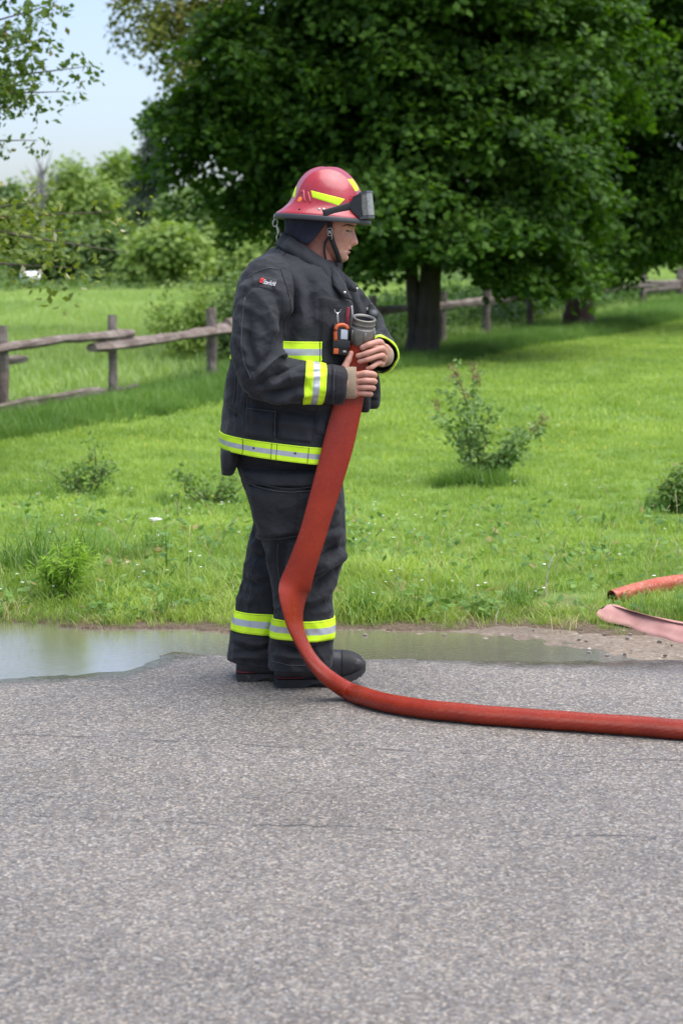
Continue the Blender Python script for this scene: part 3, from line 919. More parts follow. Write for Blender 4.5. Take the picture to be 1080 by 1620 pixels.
# orchard tree outside the left edge; its branches reach into the picture
qb = np.array((-4.9, 14.6, float(gz(-4.9, 14.6)) - 0.05))
qt = empty('orchard_tree', qb)
tag(qt, 'leafy branches hanging in from the left edge with small pointed leaves', 'tree')
qr = np.random.default_rng(31)
V, F = tube(np.array((qb, qb + (0.1, 0, 0.8), qb + (0.05, -0.1, 1.7), qb + (0.3, -0.1, 2.8), qb + (0.2, 0, 4.2))), (0.19, 0.15, 0.13, 0.1, 0.04), 12, n=20, wob=0.05, rng=qr, up=(0, 1, 0))
obj('trunk', mesh('trunk', V, F, M['bark']), qt)
CC, CN, PC, PN = [], [], [], []
for (u0, v0, u1, v1, u2, v2, dens, low) in ((-330, 140, -80, 60, 80, 8, 26, 0), (-330, 150, -60, 130, 140, 105, 34, 0), (-320, 160, -90, 110, 70, 60, 26, 0), (-330, 160, -60, 150, 100, 145, 30, 0), (-320, 190, -90, 220, 60, 222, 8, 0),
                                            (-320, 120, -100, 40, 20, 60, 24, 0), (-330, 160, -80, 170, 40, 125, 22, 0), (-320, 150, -60, 10, 40, -40, 22, 0),
                                            (-330, 260, -60, 350, 200, 400, 34, 1), (-330, 280, -80, 340, 180, 335, 30, 1), (-330, 270, -60, 400, 120, 425, 22, 1), (-320, 250, -100, 330, 60, 320, 20, 1), (-330, 280, -70, 365, 100, 365, 26, 1)):
    Yb = 14.0 + qr.uniform(-0.5, 0.5) - (1.5 if low else 0)
    path = np.array((qb + (0.15, 0, 2.2 + (0 if low else 0.5)), P(u0 + 150, v0, Yb + 0.3), P(u1, v1, Yb), P(u2, v2, Yb)))
    V, F = tube(path, (0.05, 0.028, 0.014, 0.003), 6, n=16)
    obj('branch', mesh('branch', V, F, M['twig']), qt)
    cp = catmull(path, 60)[16:]
    for k in range(dens):
        c = cp[qr.integers(0, len(cp))] + qr.normal(0, 0.06, 3) * (1.2, 1.2, 0.8 if not low else 1.3)
        (PC if low else CC).append(c); (PN if low else CN).append((0, -0.2, 1))
obj('crown', leaves_mesh('crown', np.array(CC), np.array(CN), 0.11, 24, 0.07, 0.042, M['apple'], qr, droop=0.5, jit=0.8, flat=0.5, hang=0.5), qt)
obj('crown', leaves_mesh('crown', np.array(PC), np.array(PN), 0.13, 14, 0.064, 0.04, M['pale'], qr, droop=0.4, jit=0.8, flat=0.6, hang=0.4), qt)

# far tree line on the left, each tree its own
def far_tree(name, u, Y, vtop, wpx, mat, label, seed, shape='round', vbot=438):
    rng = np.random.default_rng(seed)
    b = P(u, vbot, Y); b[2] = float(gz(b[0], Y))
    tp = P(u, vtop, Y)
    h = tp[2] - b[2]; w = wpx * Y / FPX / 2
    lobes = []
    for k in range(9):
        a = rng.uniform(0, 6.28); t = rng.uniform(0.22, 0.8)
        lobes.append((b + (math.cos(a) * w * 0.5, math.sin(a) * w * 0.5, h * t), (w * rng.uniform(0.4, 0.62), w * rng.uniform(0.4, 0.62), h * rng.uniform(0.14, 0.24))))
    lobes.append((b + (0, 0, h * 0.8), (w * 0.45, w * 0.45, h * 0.2)))
    return tree(name, b, [([b, b + (0, 0, h * 0.3), b + (0.1, 0, h * 0.55), b + (0, 0, h * 0.85)], (h * 0.03, h * 0.022, h * 0.015, 0.02))], lobes, 420, 22, 0.75, 0.34, 0.28, mat, M['bark'], label, seed=seed, limbs=6, limb_r=0.08,
                group='trees of the far tree line', shell=0.4)


far_tree('deciduous_tree', 120, 112, 238, 150, M['far'], 'pale green round tree left of the spruce on the far side of the meadow', 51)
far_tree('deciduous_tree', 18, 118, 282, 110, M['far2'], 'deciduous tree at the left edge on the far side of the meadow', 52)
far_tree('deciduous_tree', 195, 118, 228, 120, M['far'], 'light green tree just left of the dark spruce', 53)
far_tree('deciduous_tree', 330, 100, 280, 170, M['far2'], 'deciduous tree right of the spruce below the maple crown', 54)
far_tree('deciduous_tree', 265, 88, 345, 150, M['far'], 'low bright bushy tree in front of the spruce', 55)
far_tree('deciduous_tree', 390, 92, 330, 130, M['far'], 'low bright bushy tree behind the firefighter back', 56)
far_tree('deciduous_tree', 470, 105, 290, 150, M['far2'], 'deciduous tree of the far line hidden behind the helmet', 57)
far_tree('deciduous_tree', -60, 112, 260, 150, M['far2'], 'deciduous tree cut off by the left edge of the far line', 58)
far_tree('deciduous_tree', 75, 95, 372, 90, M['far2'], 'low shrubby tree beside the white vehicle', 59, vbot=440)
far_tree('deciduous_tree', 165, 96, 350, 120, M['far2'], 'dark low shrubby tree at the meadow edge', 60)
for k, (u, Y, vt, w) in enumerate(((600, 125, 330, 190), (740, 135, 345, 190), (900, 140, 340, 230), (1060, 140, 350, 230))):
    far_tree('deciduous_tree', u, Y, vt, w, M['far2'], ['far tree glimpsed left of the maple trunk', 'far tree glimpsed right of the maple trunk', 'far tree behind the reddish trunk', 'far tree at the right edge beyond the field'][k], 70 + k, vbot=418)

# spruce
pb = P(245, 438, 106); pb[2] = float(gz(pb[0], 106)); ptop = P(246, 148, 106)
sp = empty('spruce_tree', pb); tag(sp, 'tall dark pointed spruce rising above the far tree line', 'tree')
V, F = tube(np.array((pb, (pb + ptop) / 2, ptop)), (0.22, 0.14, 0.02), 8, n=8, up=(0, 1, 0)); obj('trunk', mesh('trunk', V, F, M['bark']), sp)
pr = np.random.default_rng(41)
cs, cn = [], []
Hs = ptop[2] - pb[2]
for k in range(900):
    t = 1 - pr.random() ** 0.6 * 0.96
    a = pr.uniform(0, 6.28); rr = (1 - t) * 3.3 * (0.35 + 0.65 * pr.random()) * (0.75 + 0.35 * math.sin(t * 55)) + 0.05
    cs.append(pb + (math.cos(a) * rr, math.sin(a) * rr, Hs * t - rr * 0.25)); cn.append((math.cos(a) * 0.4, math.sin(a) * 0.4, 1))
obj('crown', leaves_mesh('crown', np.array(cs), np.array(cn), 0.42, 22, 0.32, 0.1, M['spruce'], pr, droop=0.6), sp)

# bare grey tree left of the pale one
bb = P(70, 438, 108); bb[2] = float(gz(bb[0], 108))
bt = empty('bare_tree', bb); tag(bt, 'leafless grey tree standing at the left of the far tree line', 'tree')
br = np.random.default_rng(43)
M['grey_bark'] = bark_mat('grey_dead_bark', (0.2, 0.18, 0.18), (0.34, 0.31, 0.31), 5)
V, F = tube(np.array((bb, P(68, 330, 108), P(60, 245, 108))), (0.16, 0.1, 0.02), 7, n=10, up=(0, 1, 0)); obj('trunk', mesh('trunk', V, F, M['grey_bark']), bt)
for k in range(26):
    a = P(68 + br.uniform(-3, 3), br.uniform(270, 350), 108)
    e = a + np.array((br.normal(0, 0.9), br.normal(0, 0.8), br.uniform(0.6, 2.2)))
    V, F = tube(np.array((a, (a + e) / 2 + (0, 0, -0.1), e)), (0.06, 0.04, 0.012), 5, n=6); obj('branch', mesh('branch', V, F, M['grey_bark']), bt)

# far thicket that closes the view: one mass
tr = np.random.default_rng(61)
n = 900
xx = tr.uniform(-42, 42, n); yy = tr.uniform(128, 140, n)
zz = gz(xx, yy) + tr.uniform(0, 1, n) ** 0.8 * (3.2 + 1.5 * np.sin(xx * 0.35) + np.interp(xx, [-42, -15, 0, 42], [0.5, 0.0, 1, 3]))
tag(obj('thicket', leaves_mesh('thicket', np.stack((xx, yy, zz), 1), np.tile((0, -0.5, 1.0), (n, 1)), 0.95, 26, 0.42, 0.34, M['far2'], tr, droop=0.4)), 'low dense thicket closing the far side of the meadow', 'thicket', kind='stuff')
# rank weeds in front of the far trees
n = 1100
xx = tr.uniform(-30, 12, n); yy = tr.uniform(84, 96, n); zz = gz(xx, yy) + tr.uniform(0, 0.55, n)
tag(obj('weeds', leaves_mesh('weeds', np.stack((xx, yy, zz), 1), np.tile((0, -0.4, 1.0), (n, 1)), 0.5, 16, 0.3, 0.12, M['far2'], tr, droop=0.2, jit=0.9)), 'band of tall weeds along the far meadow edge', 'weeds', kind='stuff')
# dense undergrowth behind the fence under the maples
n = 2600
yy = tr.uniform(26, 66, n); xx = 0.345 * yy - 9.65 - tr.uniform(0.35, 4.5, n)
kk = (xx / yy) > 0.015
xx, yy = xx[kk], yy[kk]; n = len(xx); zz = gz(xx, yy) + tr.random(n) ** 1.3 * np.interp(xx / yy, [0.015, 0.05, 0.13, 0.17], [0.7, 0.9, 0.8, 0.5])
tag(obj('undergrowth', leaves_mesh('undergrowth', np.stack((xx, yy, zz), 1), np.tile((0, -0.3, 1.0), (n, 1)), 0.28, 22, 0.12, 0.08, M['shrub'], tr, droop=0.3, jit=0.8)), 'leafy undergrowth behind the fence below the maples', 'undergrowth', kind='stuff')

# ------------------------------------------------------------------ shrubs and single plants
def shrub(name, u, v, Y, stems, n, per, rad, L, W, leaf, label, seed, spikes=(), width=0.1, cat='shrub', cover=0.2, group=None):
    rng = np.random.default_rng(seed)
    b = P(u, v, Y); b[2] = float(gz(b[0], Y)) - 0.01
    t = empty(name, b); tag(t, label, cat, group)
    C = []
    for (su, sv, dY) in stems:
        e = P(su, sv, Y + dY)
        st = b + rng.normal(0, 0.02, 3) * (1, 1, 0)
        mid = (st + e) / 2 + rng.normal(0, 0.03, 3)
        V, F = tube(np.array((st, mid, e)), (0.007, 0.0045, 0.0015), 5, n=8); obj('stem', mesh('stem', V, F, M['twig']), t)
        pts = catmull(np.array((st, mid, e)), 40)
        for k in range(n // len(stems)):
            i = rng.integers(int(40 * cover), 40)
            C.append(pts[i] + rng.normal(0, width * (0.4 + 0.6 * i / 40), 3))
    C = np.array(C); C[:, 2] = np.maximum(C[:, 2], b[2] + 0.02)
    obj('foliage', leaves_mesh('foliage', C, np.tile((0, -0.2, 1.0), (len(C), 1)), rad, per, L, W, leaf, rng, droop=0.2, jit=0.7, flat=0.5), t)
    for (su, sv, dY, hh) in spikes:
        e = P(su, sv, Y + dY)
        cc = e + rng.normal(0, 1, (9, 3)) * (0.012, 0.012, 0) + np.outer(np.linspace(-hh, 0, 9), (0, 0, 1))
        obj('flower_spike', leaves_mesh('flower_spike', cc, np.tile((0, 0, 1.0), (9, 1)), 0.018, 9, 0.02, 0.008, M['panicle'], rng, jit=1.2, flat=0.6), t)
    return t


shrub('lilac_bush', 762, 762, 12.6, [(722, 582, 0), (748, 588, 0.1), (690, 640, -0.1), (705, 615, 0.15), (740, 640, -0.1), (775, 640, 0.1), (858, 664, 0), (828, 672, 0.1), (815, 690, -0.1), (800, 720, 0), (770, 735, 0.1), (840, 690, 0)], 380, 6, 0.04, 0.043, 0.026, M['lilac'],
      'young lilac bush with brown spent flower spikes on the lawn', 81, spikes=[(715, 575, 0, 0.1), (722, 590, 0.05, 0.09), (748, 575, 0, 0.1), (756, 592, 0.1, 0.08), (735, 612, 0, 0.08), (690, 632, 0, 0.06), (858, 655, 0, 0.07), (845, 672, 0, 0.05)], width=0.04, cover=0.25)
shrub('meadow_bush', 300, 590, 27.5, [(245, 480, 0), (260, 500, 0.3), (290, 475, -0.2), (320, 452, 0), (330, 470, 0.3), (345, 500, 0.2), (280, 530, -0.2), (310, 500, 0), (350, 530, 0)], 330, 14, 0.13, 0.075, 0.05, M['far'], 'rounded green bush in the meadow behind the rail fence', 82, width=0.16, cover=0.3)
shrub('meadow_bush', 372, 600, 26.0, [(360, 470, 0), (372, 440, 0), (385, 500, 0.2), (350, 520, 0)], 260, 14, 0.12, 0.075, 0.05, M['far2'], 'tall green bush half hidden behind the firefighter back', 83, width=0.14, cover=0.3)
shrub('low_shrub', 140, 778, 11.6, [(70, 742, 0), (100, 745, 0.1), (150, 700, 0), (160, 730, 0.1), (180, 740, 0), (115, 752, -0.1), (130, 740, 0)], 150, 6, 0.035, 0.035, 0.018, M['shrub2'], 'low straggly shrub on the lawn left of the firefighter', 84, width=0.04)
shrub('low_shrub', 330, 785, 11.2, [(280, 742, 0), (300, 752, 0), (350, 745, 0.1), (375, 755, 0), (320, 760, 0), (390, 760, 0)], 110, 6, 0.035, 0.035, 0.018, M['shrub2'], 'small flattened shrub beside the firefighter thigh', 85, width=0.035)
shrub('low_shrub', 1085, 792, 11.0, [(1050, 762, 0), (1065, 745, 0), (1085, 738, 0), (1110, 750, 0), (1060, 775, -0.1)], 200, 7, 0.04, 0.04, 0.02, M['shrub2'], 'dark green clump of leaves cut by the right edge', 86, width=0.035)
shrub('goldenrod_clump', 105, 930, 7.85, [(70, 870, 0), (90, 862, 0.05), (115, 855, 0), (130, 858, 0), (145, 880, 0.05), (85, 890, -0.05), (120, 885, -0.05), (60, 900, 0)], 240, 6, 0.02, 0.05, 0.008, M['weed'], 'bright green clump of narrow leaved weed beside the puddle', 87, width=0.015, cat='plant')

# broad-leaved milkweed
M['milkweed'] = leaf_mat('milkweed_leaf', (0.13, 0.24, 0.06), (0.18, 0.3, 0.09), trans=0.3, gloss=0.4)
wb = P(262, 905, 8.4); wb[2] = float(gz(wb[0], 8.4)); wt = P(262, 838, 8.4)
mw = empty('milkweed_plant', wb); tag(mw, 'single broad leaved weed standing in the grass behind the puddle', 'plant')
V, F = tube(np.array((wb, (wb + wt) / 2 + (0.005, 0, 0), wt)), (0.004, 0.0035, 0.002), 6, n=6, up=(0, 1, 0)); obj('stem', mesh('stem', V, F, M['milkweed']), mw)
for k in range(8):
    t = 0.35 + 0.085 * k; c = wb + (wt - wb) * t
    a = k * 2.4; L = 0.085; d = np.array((math.cos(a), math.sin(a), 0.55)); d = unit(d); s = unit(np.cross(d, (0, 0, 1)))
    V = []
    for j in range(7):
        q = j / 6; w = 0.021 * math.sin(math.pi * (0.06 + 0.94 * q) ** 0.8) + 0.0008
        p = c + d * L * q - np.array((0, 0, 0.035 * q * q))
        V += [p - s * w + (0, 0, 0.006), p, p + s * w + (0, 0, 0.006)]
    obj('leaf', mesh('leaf', V, [(i * 3 + o, i * 3 + o + 1, i * 3 + o + 4, i * 3 + o + 3) for i in range(6) for o in (0, 1)], M['milkweed']), mw)

M['weedleaf'] = leaf_mat('verge_weed_leaf', (0.07, 0.16, 0.035), (0.19, 0.31, 0.07), (0.3, 0.24, 0.09), trans=0.3)
# flowers: one white umbel by itself, many small ones as stuff
M['white_petal'] = simple('white_petal', (0.8, 0.82, 0.76), 0.7)
M['yellow_petal'] = simple('yellow_petal', (0.85, 0.6, 0.03), 0.6)
fb = P(246, 862, 8.9); fb[2] = float(gz(fb[0], 8.9)); ft = P(246, 821, 8.9)
fl = empty('white_flower', fb); tag(fl, 'white flat flower head standing above the grass', 'flower')
V, F = tube(np.array((fb, ft)), (0.002, 0.0015), 5, n=4, up=(0, 1, 0)); obj('stem', mesh('stem', V, F, M['milkweed']), fl)
r6 = np.random.default_rng(6); bag = Bag()
for k in range(40):
    a = r6.uniform(0, 6.28); r = 0.03 * math.sqrt(r6.random()); c = ft + np.array((r * math.cos(a), r * math.sin(a), r6.normal(0, 0.003)))
    bag.add(*box(c, 0.008, 0.008, 0.004, bev=0.001))
bag.build('flower_head', M['white_petal'], fl)


def dots(name, pts, r, mat, label):
    bag = Bag()
    rr = np.random.default_rng(len(pts))
    for p in pts:
        m = 5; th = np.arange(m) * 6.283 / m + rr.random()
        ring = np.stack((np.cos(th), np.sin(th) - 0.2, 0.25 + 0 * th), 1) * r * rr.uniform(0.7, 1.2)
        v = np.vstack(([0, 0, 0], ring)) + p
        bag.add(v, [(0, 1 + j, 1 + (j + 1) % m) for j in range(m)])
    return tag(bag.build(name, mat, smooth=False), label, 'flowers', kind='stuff')


pp = []
for (u, v, n, su, sv) in ((860, 700, 50, 70, 14), (960, 715, 22, 70, 12), (760, 690, 14, 40, 16), (990, 655, 8, 30, 12), (220, 705, 14, 40, 10), (420, 790, 4, 80, 20), (700, 760, 6, 100, 30)):
    for k in range(n):
        uu, vv = u + rng.normal(0, su), v + rng.normal(0, sv)
        Yg = 1.5 / max(0.03, (vv - 430) / FPX) * 0.985
        q = P(uu, vv, Yg); q[2] = float(gz(q[0], Yg)) + 0.07; pp.append(q)
dots('buttercups', pp, 0.011, M['yellow_petal'], 'tiny yellow buttercups dotted over the lawn')
pp = []
for k in range(240):
    y = rng.uniform(7.7, 12.5); x = rng.uniform(-0.24, 0.24) * y
    if x > 0.6 and rng.random() < 0.6: continue
    pp.append((x, y, float(gz(x, y)) + rng.uniform(0.05, 0.11)))
dots('clover_flowers', pp, 0.008, M['white_petal'], 'tiny white clover heads in the verge grass')
# dry seed stalks and dead grass in the verge
M['straw'] = leaf_mat('dry_straw', (0.32, 0.27, 0.13), (0.5, 0.44, 0.25), trans=0.2, gloss=0.8)
bag = Bag()
for k in range(90):
    x = rng.uniform(-2.2, 2.0); y = rng.uniform(7.5, 9.2); h = rng.uniform(0.12, 0.34); a = rng.uniform(0, 6.28)
    b = np.array((x, y, float(gz(x, y)))); d = np.array((math.cos(a), math.sin(a), 0)) * h * rng.uniform(0.15, 0.7)
    bag.add(*tube(np.array((b, b + d * 0.35 + (0, 0, h * 0.6), b + d + (0, 0, h))), (0.0012, 0.001, 0.0012), 3, n=6))
    bag.add(*tube(np.array((b + d * 0.82 + (0, 0, h * 0.9), b + d * 1.1 + (0, 0, h * 1.06))), (0.0028, 0.0012), 4, n=3))
tag(bag.build('seed_stalks', M['straw']), 'thin dry seed stalks leaning in the verge grass', 'grass', kind='stuff')
G_straw = variants('straw_tuft', 4, 600, nb=26, h0=0.04, h1=0.12, w=0.0016, spread=0.09, lean=1.6, mat=M['straw'], seg=3)
x, y = region(900, -3.5, 3.5, 7.3, 9.6, rng, keep=lambda x, y: (y > gedge(x) + 0.02) & (rng.random(len(x)) < np.clip(1.25 - (y - 7.3) * 0.6, 0.18, 1) * (0.35 + 0.65 * (np.sin(x * 3.3) * np.sin(y * 4 + x * 1.7) > 0))))
scatter('dry_grass', pts_of(x, y), 0.5 + 0.6 * rng.random(len(x)), G_straw, 4, 'dead straw coloured grass at the road edge', 'grass', 8)
n = 520
xx = rng.uniform(-3, 3, n); yy = 7.5 + 3.6 * rng.random(n) ** 1.5
tag(obj('verge_weeds', leaves_mesh('verge_weeds', np.stack((xx, yy, gz(xx, yy) + rng.uniform(0.02, 0.07, n)), 1), np.tile((0, -0.35, 1.0), (n, 1)), 0.055, 8, 0.05, 0.026, M['weedleaf'], rng, droop=0.2, jit=0.5)), 'low broad leaved weeds mixed into the verge', 'weeds', kind='stuff')
# pale dead twig
tb = P(860, 925, 7.95); tb[2] = float(gz(tb[0], 7.95))
bag = Bag(); M['pale_twig'] = simple('pale_dead_twig', (0.5, 0.47, 0.38), 0.8)
bag.add(*tube(np.array((tb, P(868, 895, 7.95), P(878, 876, 7.95))), (0.003, 0.0025, 0.0015), 5, n=8, up=(0, 1, 0)))
bag.add(*tube(np.array((P(866, 902, 7.95), P(872, 893, 7.93), P(874, 884, 7.92))), (0.002, 0.0018, 0.001), 5, n=5, up=(0, 1, 0)))
tag(bag.build('dead_twig', M['pale_twig']), 'pale forked dead twig sticking up from the grass', 'twig')

# small white vehicle on the far side of the meadow, half hidden by weeds
M['white_paint'] = simple('white_paint', (0.8, 0.8, 0.8), 0.35)
M['dark_glass'] = simple('dark_glass', (0.03, 0.035, 0.04), 0.1)
vb = P(50, 432, 90); vb[2] = float(gz(vb[0], 90))
wv = empty('parked_vehicle', vb); tag(wv, 'small blurred white vehicle parked beyond the meadow at left', 'vehicle')
V, F = tube(np.array((vb + (-0.45, 0, 0.75), vb + (-0.33, 0, 0.8), vb + (0.1, 0, 0.84), vb + (0.28, 0, 0.78), vb + (0.36, 0, 0.66))), (0.3, 0.36, 0.4, 0.36, 0.22), 14, n=12, flat=(0.2, 0.28, 0.3, 0.27, 0.16), up=(0, 0, 1))
obj('body', mesh('body', V, F, M['white_paint']), wv)
V, F = box(vb + (-0.28, -0.34, 0.9), 0.16, 0.04, 0.09, bev=0.01); obj('window', mesh('window', V, F, M['dark_glass']), wv)
for dx in (-0.5, 0.35):
    V, F = tube(np.array((vb + (dx * 0.6, -0.3, 0.36), vb + (dx * 0.6, -0.15, 0.36))), (0.2, 0.2), 16, n=2); obj('wheel', mesh('wheel', V, F, M['dark_glass']), wv)
# ------------------------------------------------------------------ firefighter: materials
def fabric(name, col, rough=0.78, weave=900, dirt=None, bscale=38, bstr=0.3, sheen=0.06, crumple=0.42):
    m, nt, out = new_mat(name)
    b = N(nt, 'ShaderNodeBsdfPrincipled', Roughness=rough)
    b.inputs['Specular IOR Level'].default_value = 0.3
    b.inputs['Sheen Weight'].default_value = sheen
    b.inputs['Sheen Roughness'].default_value = 0.6
    c = np.array(col)
    cs = ramp(nt, noise_tex(nt, 7, 5, 0.65), [(0.3, tuple(c * 0.8)), (0.7, tuple(c * 1.25))])
    if dirt:
        mk = ramp(nt, noise_tex(nt, dirt[1], 6, 0.72), [(dirt[2], (0, 0, 0)), (dirt[2] + 0.2, (dirt[3],) * 3)])
        cs = mixc(nt, cs, dirt[0], mk)
    nt.links.new(cs, b.inputs['Base Color'])
    tc = nt.nodes.new('ShaderNodeTexCoord')
    wn_ = N(nt, 'ShaderNodeTexNoise', Scale=9.0, Detail=3.0); nt.links.new(tc.outputs['Object'], wn_.inputs['Vector'])
    add = N(nt, 'ShaderNodeVectorMath', operation='MULTIPLY_ADD'); add.inputs[1].default_value = (0.14, 0.14, 0.14)
    nt.links.new(wn_.outputs['Color'], add.inputs[0]); nt.links.new(tc.outputs['Object'], add.inputs[2])
    vo = N(nt, 'ShaderNodeTexVoronoi', Scale=12.0, feature='SMOOTH_F1'); vo.inputs['Smoothness'].default_value = 0.08
    nt.links.new(add.outputs[0], vo.inputs['Vector'])
    n0 = bump(nt, vo.outputs['Distance'], crumple, 0.03)
    n1 = bump(nt, noise_tex(nt, bscale, 4, 0.6), bstr, 0.006, n0)
    n2 = bump(nt, noise_tex(nt, weave, 1, 0.5), 0.25, 0.001, n1)
    nt.links.new(n2, b.inputs['Normal'])
    nt.links.new(b.outputs[0], out.inputs['Surface'])
    return m


def skin_mat():
    m, nt, out = new_mat('skin')
    b = N(nt, 'ShaderNodeBsdfPrincipled', Roughness=0.5)
    b.inputs['Specular IOR Level'].default_value = 0.4
    b.inputs['Subsurface Weight'].default_value = 0.12
    b.inputs['Subsurface Radius'].default_value = (0.01, 0.004, 0.002)
    b.inputs['Subsurface Scale'].default_value = 0.6
    a = N(nt, 'ShaderNodeVertexColor', layer_name='pigment')
    nz = ramp(nt, noise_tex(nt, 55, 5, 0.6), [(0.3, (0.86, 0.82, 0.8)), (0.7, (1.1, 1.08, 1.05))])
    col = mixc(nt, a.outputs['Color'], nz, 1.0, 'MULTIPLY')
    nt.links.new(col, b.inputs['Base Color'])
    nt.links.new(bump(nt, noise_tex(nt, 140, 6, 0.7), 0.5, 0.0022), b.inputs['Normal'])
    nt.links.new(b.outputs[0], out.inputs['Surface'])
    return m


def hose_mat(name, c0, c1, rough=0.38, ribs=44, dust=(0.45, 0.25, 0.2), dustlim=0.62):
    m, nt, out = new_mat(name)
    b = N(nt, 'ShaderNodeBsdfPrincipled', Roughness=rough)
    b.inputs['Specular IOR Level'].default_value = 0.4
    at = N(nt, 'ShaderNodeAttribute', attribute_name='around')
    ml = N(nt, 'ShaderNodeMath', operation='MULTIPLY'); ml.inputs[1].default_value = ribs * 2 * math.pi
    nt.links.new(at.outputs['Fac'], ml.inputs[0])
    sn = N(nt, 'ShaderNodeMath', operation='SINE'); nt.links.new(ml.outputs[0], sn.inputs[0])
    col = ramp(nt, noise_tex(nt, 9, 4, 0.6), [(0.3, c0), (0.7, c1)])
    mk = ramp(nt, noise_tex(nt, 70, 6, 0.75), [(dustlim, (0, 0, 0)), (dustlim + 0.12, (0.6, 0.6, 0.6))])
    col = mixc(nt, col, dust, mk)
    nt.links.new(col, b.inputs['Base Color'])
    n1 = bump(nt, sn.outputs[0], 0.55, 0.0011)
    nt.links.new(bump(nt, noise_tex(nt, 30, 3), 0.15, 0.004, n1), b.inputs['Normal'])
    nt.links.new(ramp(nt, noise_tex(nt, 25, 4), [(0.3, (rough - 0.06,) * 3), (0.7, (rough + 0.2,) * 3)]), b.inputs['Roughness'])
    nt.links.new(b.outputs[0], out.inputs['Surface'])
    return m


M['coat'] = fabric('charcoal_coat_fabric', (0.0185, 0.0202, 0.0236), dirt=((0.09, 0.085, 0.08), 16, 0.66, 0.35))
M['coat_dark'] = fabric('black_coat_fabric', (0.012, 0.012, 0.014))
M['pants'] = fabric('charcoal_trouser_fabric', (0.0155, 0.0165, 0.019), dirt=((0.1, 0.085, 0.07), 11, 0.64, 0.4))
M['navy'] = fabric('navy_flap_fabric', (0.013, 0.015, 0.028), bscale=20)
M['knit'] = fabric('tan_knit', (0.34, 0.265, 0.175), weave=500, bscale=260, bstr=0.5, crumple=0.04)
M['lime'] = simple('fluorescent_yellow_tape', (0.62, 0.92, 0.02), 0.6, var=0.08, vscale=40, bscale=300, bstr=0.25, spec=0.3)
M['silver'] = simple('silver_reflective_tape', (0.42, 0.44, 0.46), 0.42, metal=0.35, var=0.12, vscale=50, bscale=300, bstr=0.25)
M['tape_stitch'] = simple('tape_stitching', (0.3, 0.42, 0.02), 0.8)
M['thread'] = simple('dark_thread', (0.05, 0.06, 0.02), 0.9)
M['skin'] = skin_mat()
M['red_shell'] = simple('scuffed_red_helmet', (0.36, 0.022, 0.03), 0.3, var=0.2, vscale=10, dirt=((0.38, 0.07, 0.07), 150, 0.54), bscale=220, bstr=0.25, coat=0.35)
M['rim'] = simple('grey_rubber_rim', (0.05, 0.052, 0.055), 0.5, bscale=90)
M['black'] = simple('black_webbing', (0.008, 0.008, 0.009), 0.7, bscale=400, bstr=0.4)
M['plastic'] = simple('black_plastic', (0.015, 0.016, 0.018), 0.35, var=0.2)
M['lens'] = simple('dusty_goggle_lens', (0.15, 0.15, 0.13), 0.2, var=0.35, vscale=60, dirt=((0.34, 0.34, 0.3), 110, 0.55))
M['metal'] = simple('worn_steel', (0.5, 0.48, 0.44), 0.32, metal=0.9, var=0.25, vscale=120)
M['alu'] = simple('anodised_coupling', (0.20, 0.185, 0.16), 0.42, metal=0.55, var=0.18, vscale=60, dirt=((0.1, 0.09, 0.075), 50, 0.6))
M['alu_in'] = simple('coupling_bore', (0.06, 0.058, 0.055), 0.6, metal=0.3)
M['orange'] = simple('orange_plastic', (0.5, 0.09, 0.018), 0.45, var=0.12)
M['orange_dot'] = simple('orange_sticker', (0.9, 0.2, 0.03), 0.5)
M['screen'] = simple('grey_lcd', (0.42, 0.47, 0.5), 0.25)
M['boot'] = simple('black_boot_rubber', (0.022, 0.022, 0.024), 0.48, var=0.3, vscale=30, dirt=((0.13, 0.11, 0.09), 26, 0.6), bscale=60, bstr=0.3)
M['sole'] = simple('boot_sole', (0.014, 0.014, 0.014), 0.7, var=0.3, dirt=((0.12, 0.1, 0.085), 30, 0.58), bscale=80)
M['patch_red'] = simple('patch_red', (0.75, 0.03, 0.03), 0.7)
M['patch_white'] = simple('patch_white', (0.75, 0.75, 0.75), 0.7)
M['red_web'] = simple('red_webbing', (0.25, 0.02, 0.03), 0.8)
M['hose'] = hose_mat('red_hose_rubber', (0.235, 0.017, 0.003), (0.31, 0.027, 0.005), rough=0.22, ribs=52)
M['hose_pink'] = hose_mat('faded_pink_hose', (0.42, 0.2, 0.17), (0.55, 0.3, 0.26), rough=0.75, ribs=6, dust=(0.5, 0.36, 0.3))
M['hose_orange'] = hose_mat('orange_red_hose', (0.36, 0.055, 0.025), (0.46, 0.11, 0.06), rough=0.5, ribs=6, dust=(0.55, 0.33, 0.27), dustlim=0.5)

# ------------------------------------------------------------------ parametric surfaces of the figure
Y0 = 6.32
TOCAM = np.array((0, -1.0, 0.0))


def Q(u, v, dy=0.0): return P(u, v, Y0 + dy)


PXM = Y0 / FPX / 0.995          # metres per photo pixel at the figure


def seg_dist(p, a, b):
    ab = b - a
    t = np.clip(((p - a) @ ab) / max(ab @ ab, 1e-9), 0, 1)
    sg = np.sign((p[:, 0] - a[0]) * ab[1] - (p[:, 1] - a[1]) * ab[0])
    return np.linalg.norm(p - (a + t[:, None] * ab), axis=1), t, sg


FOLD = 1.9


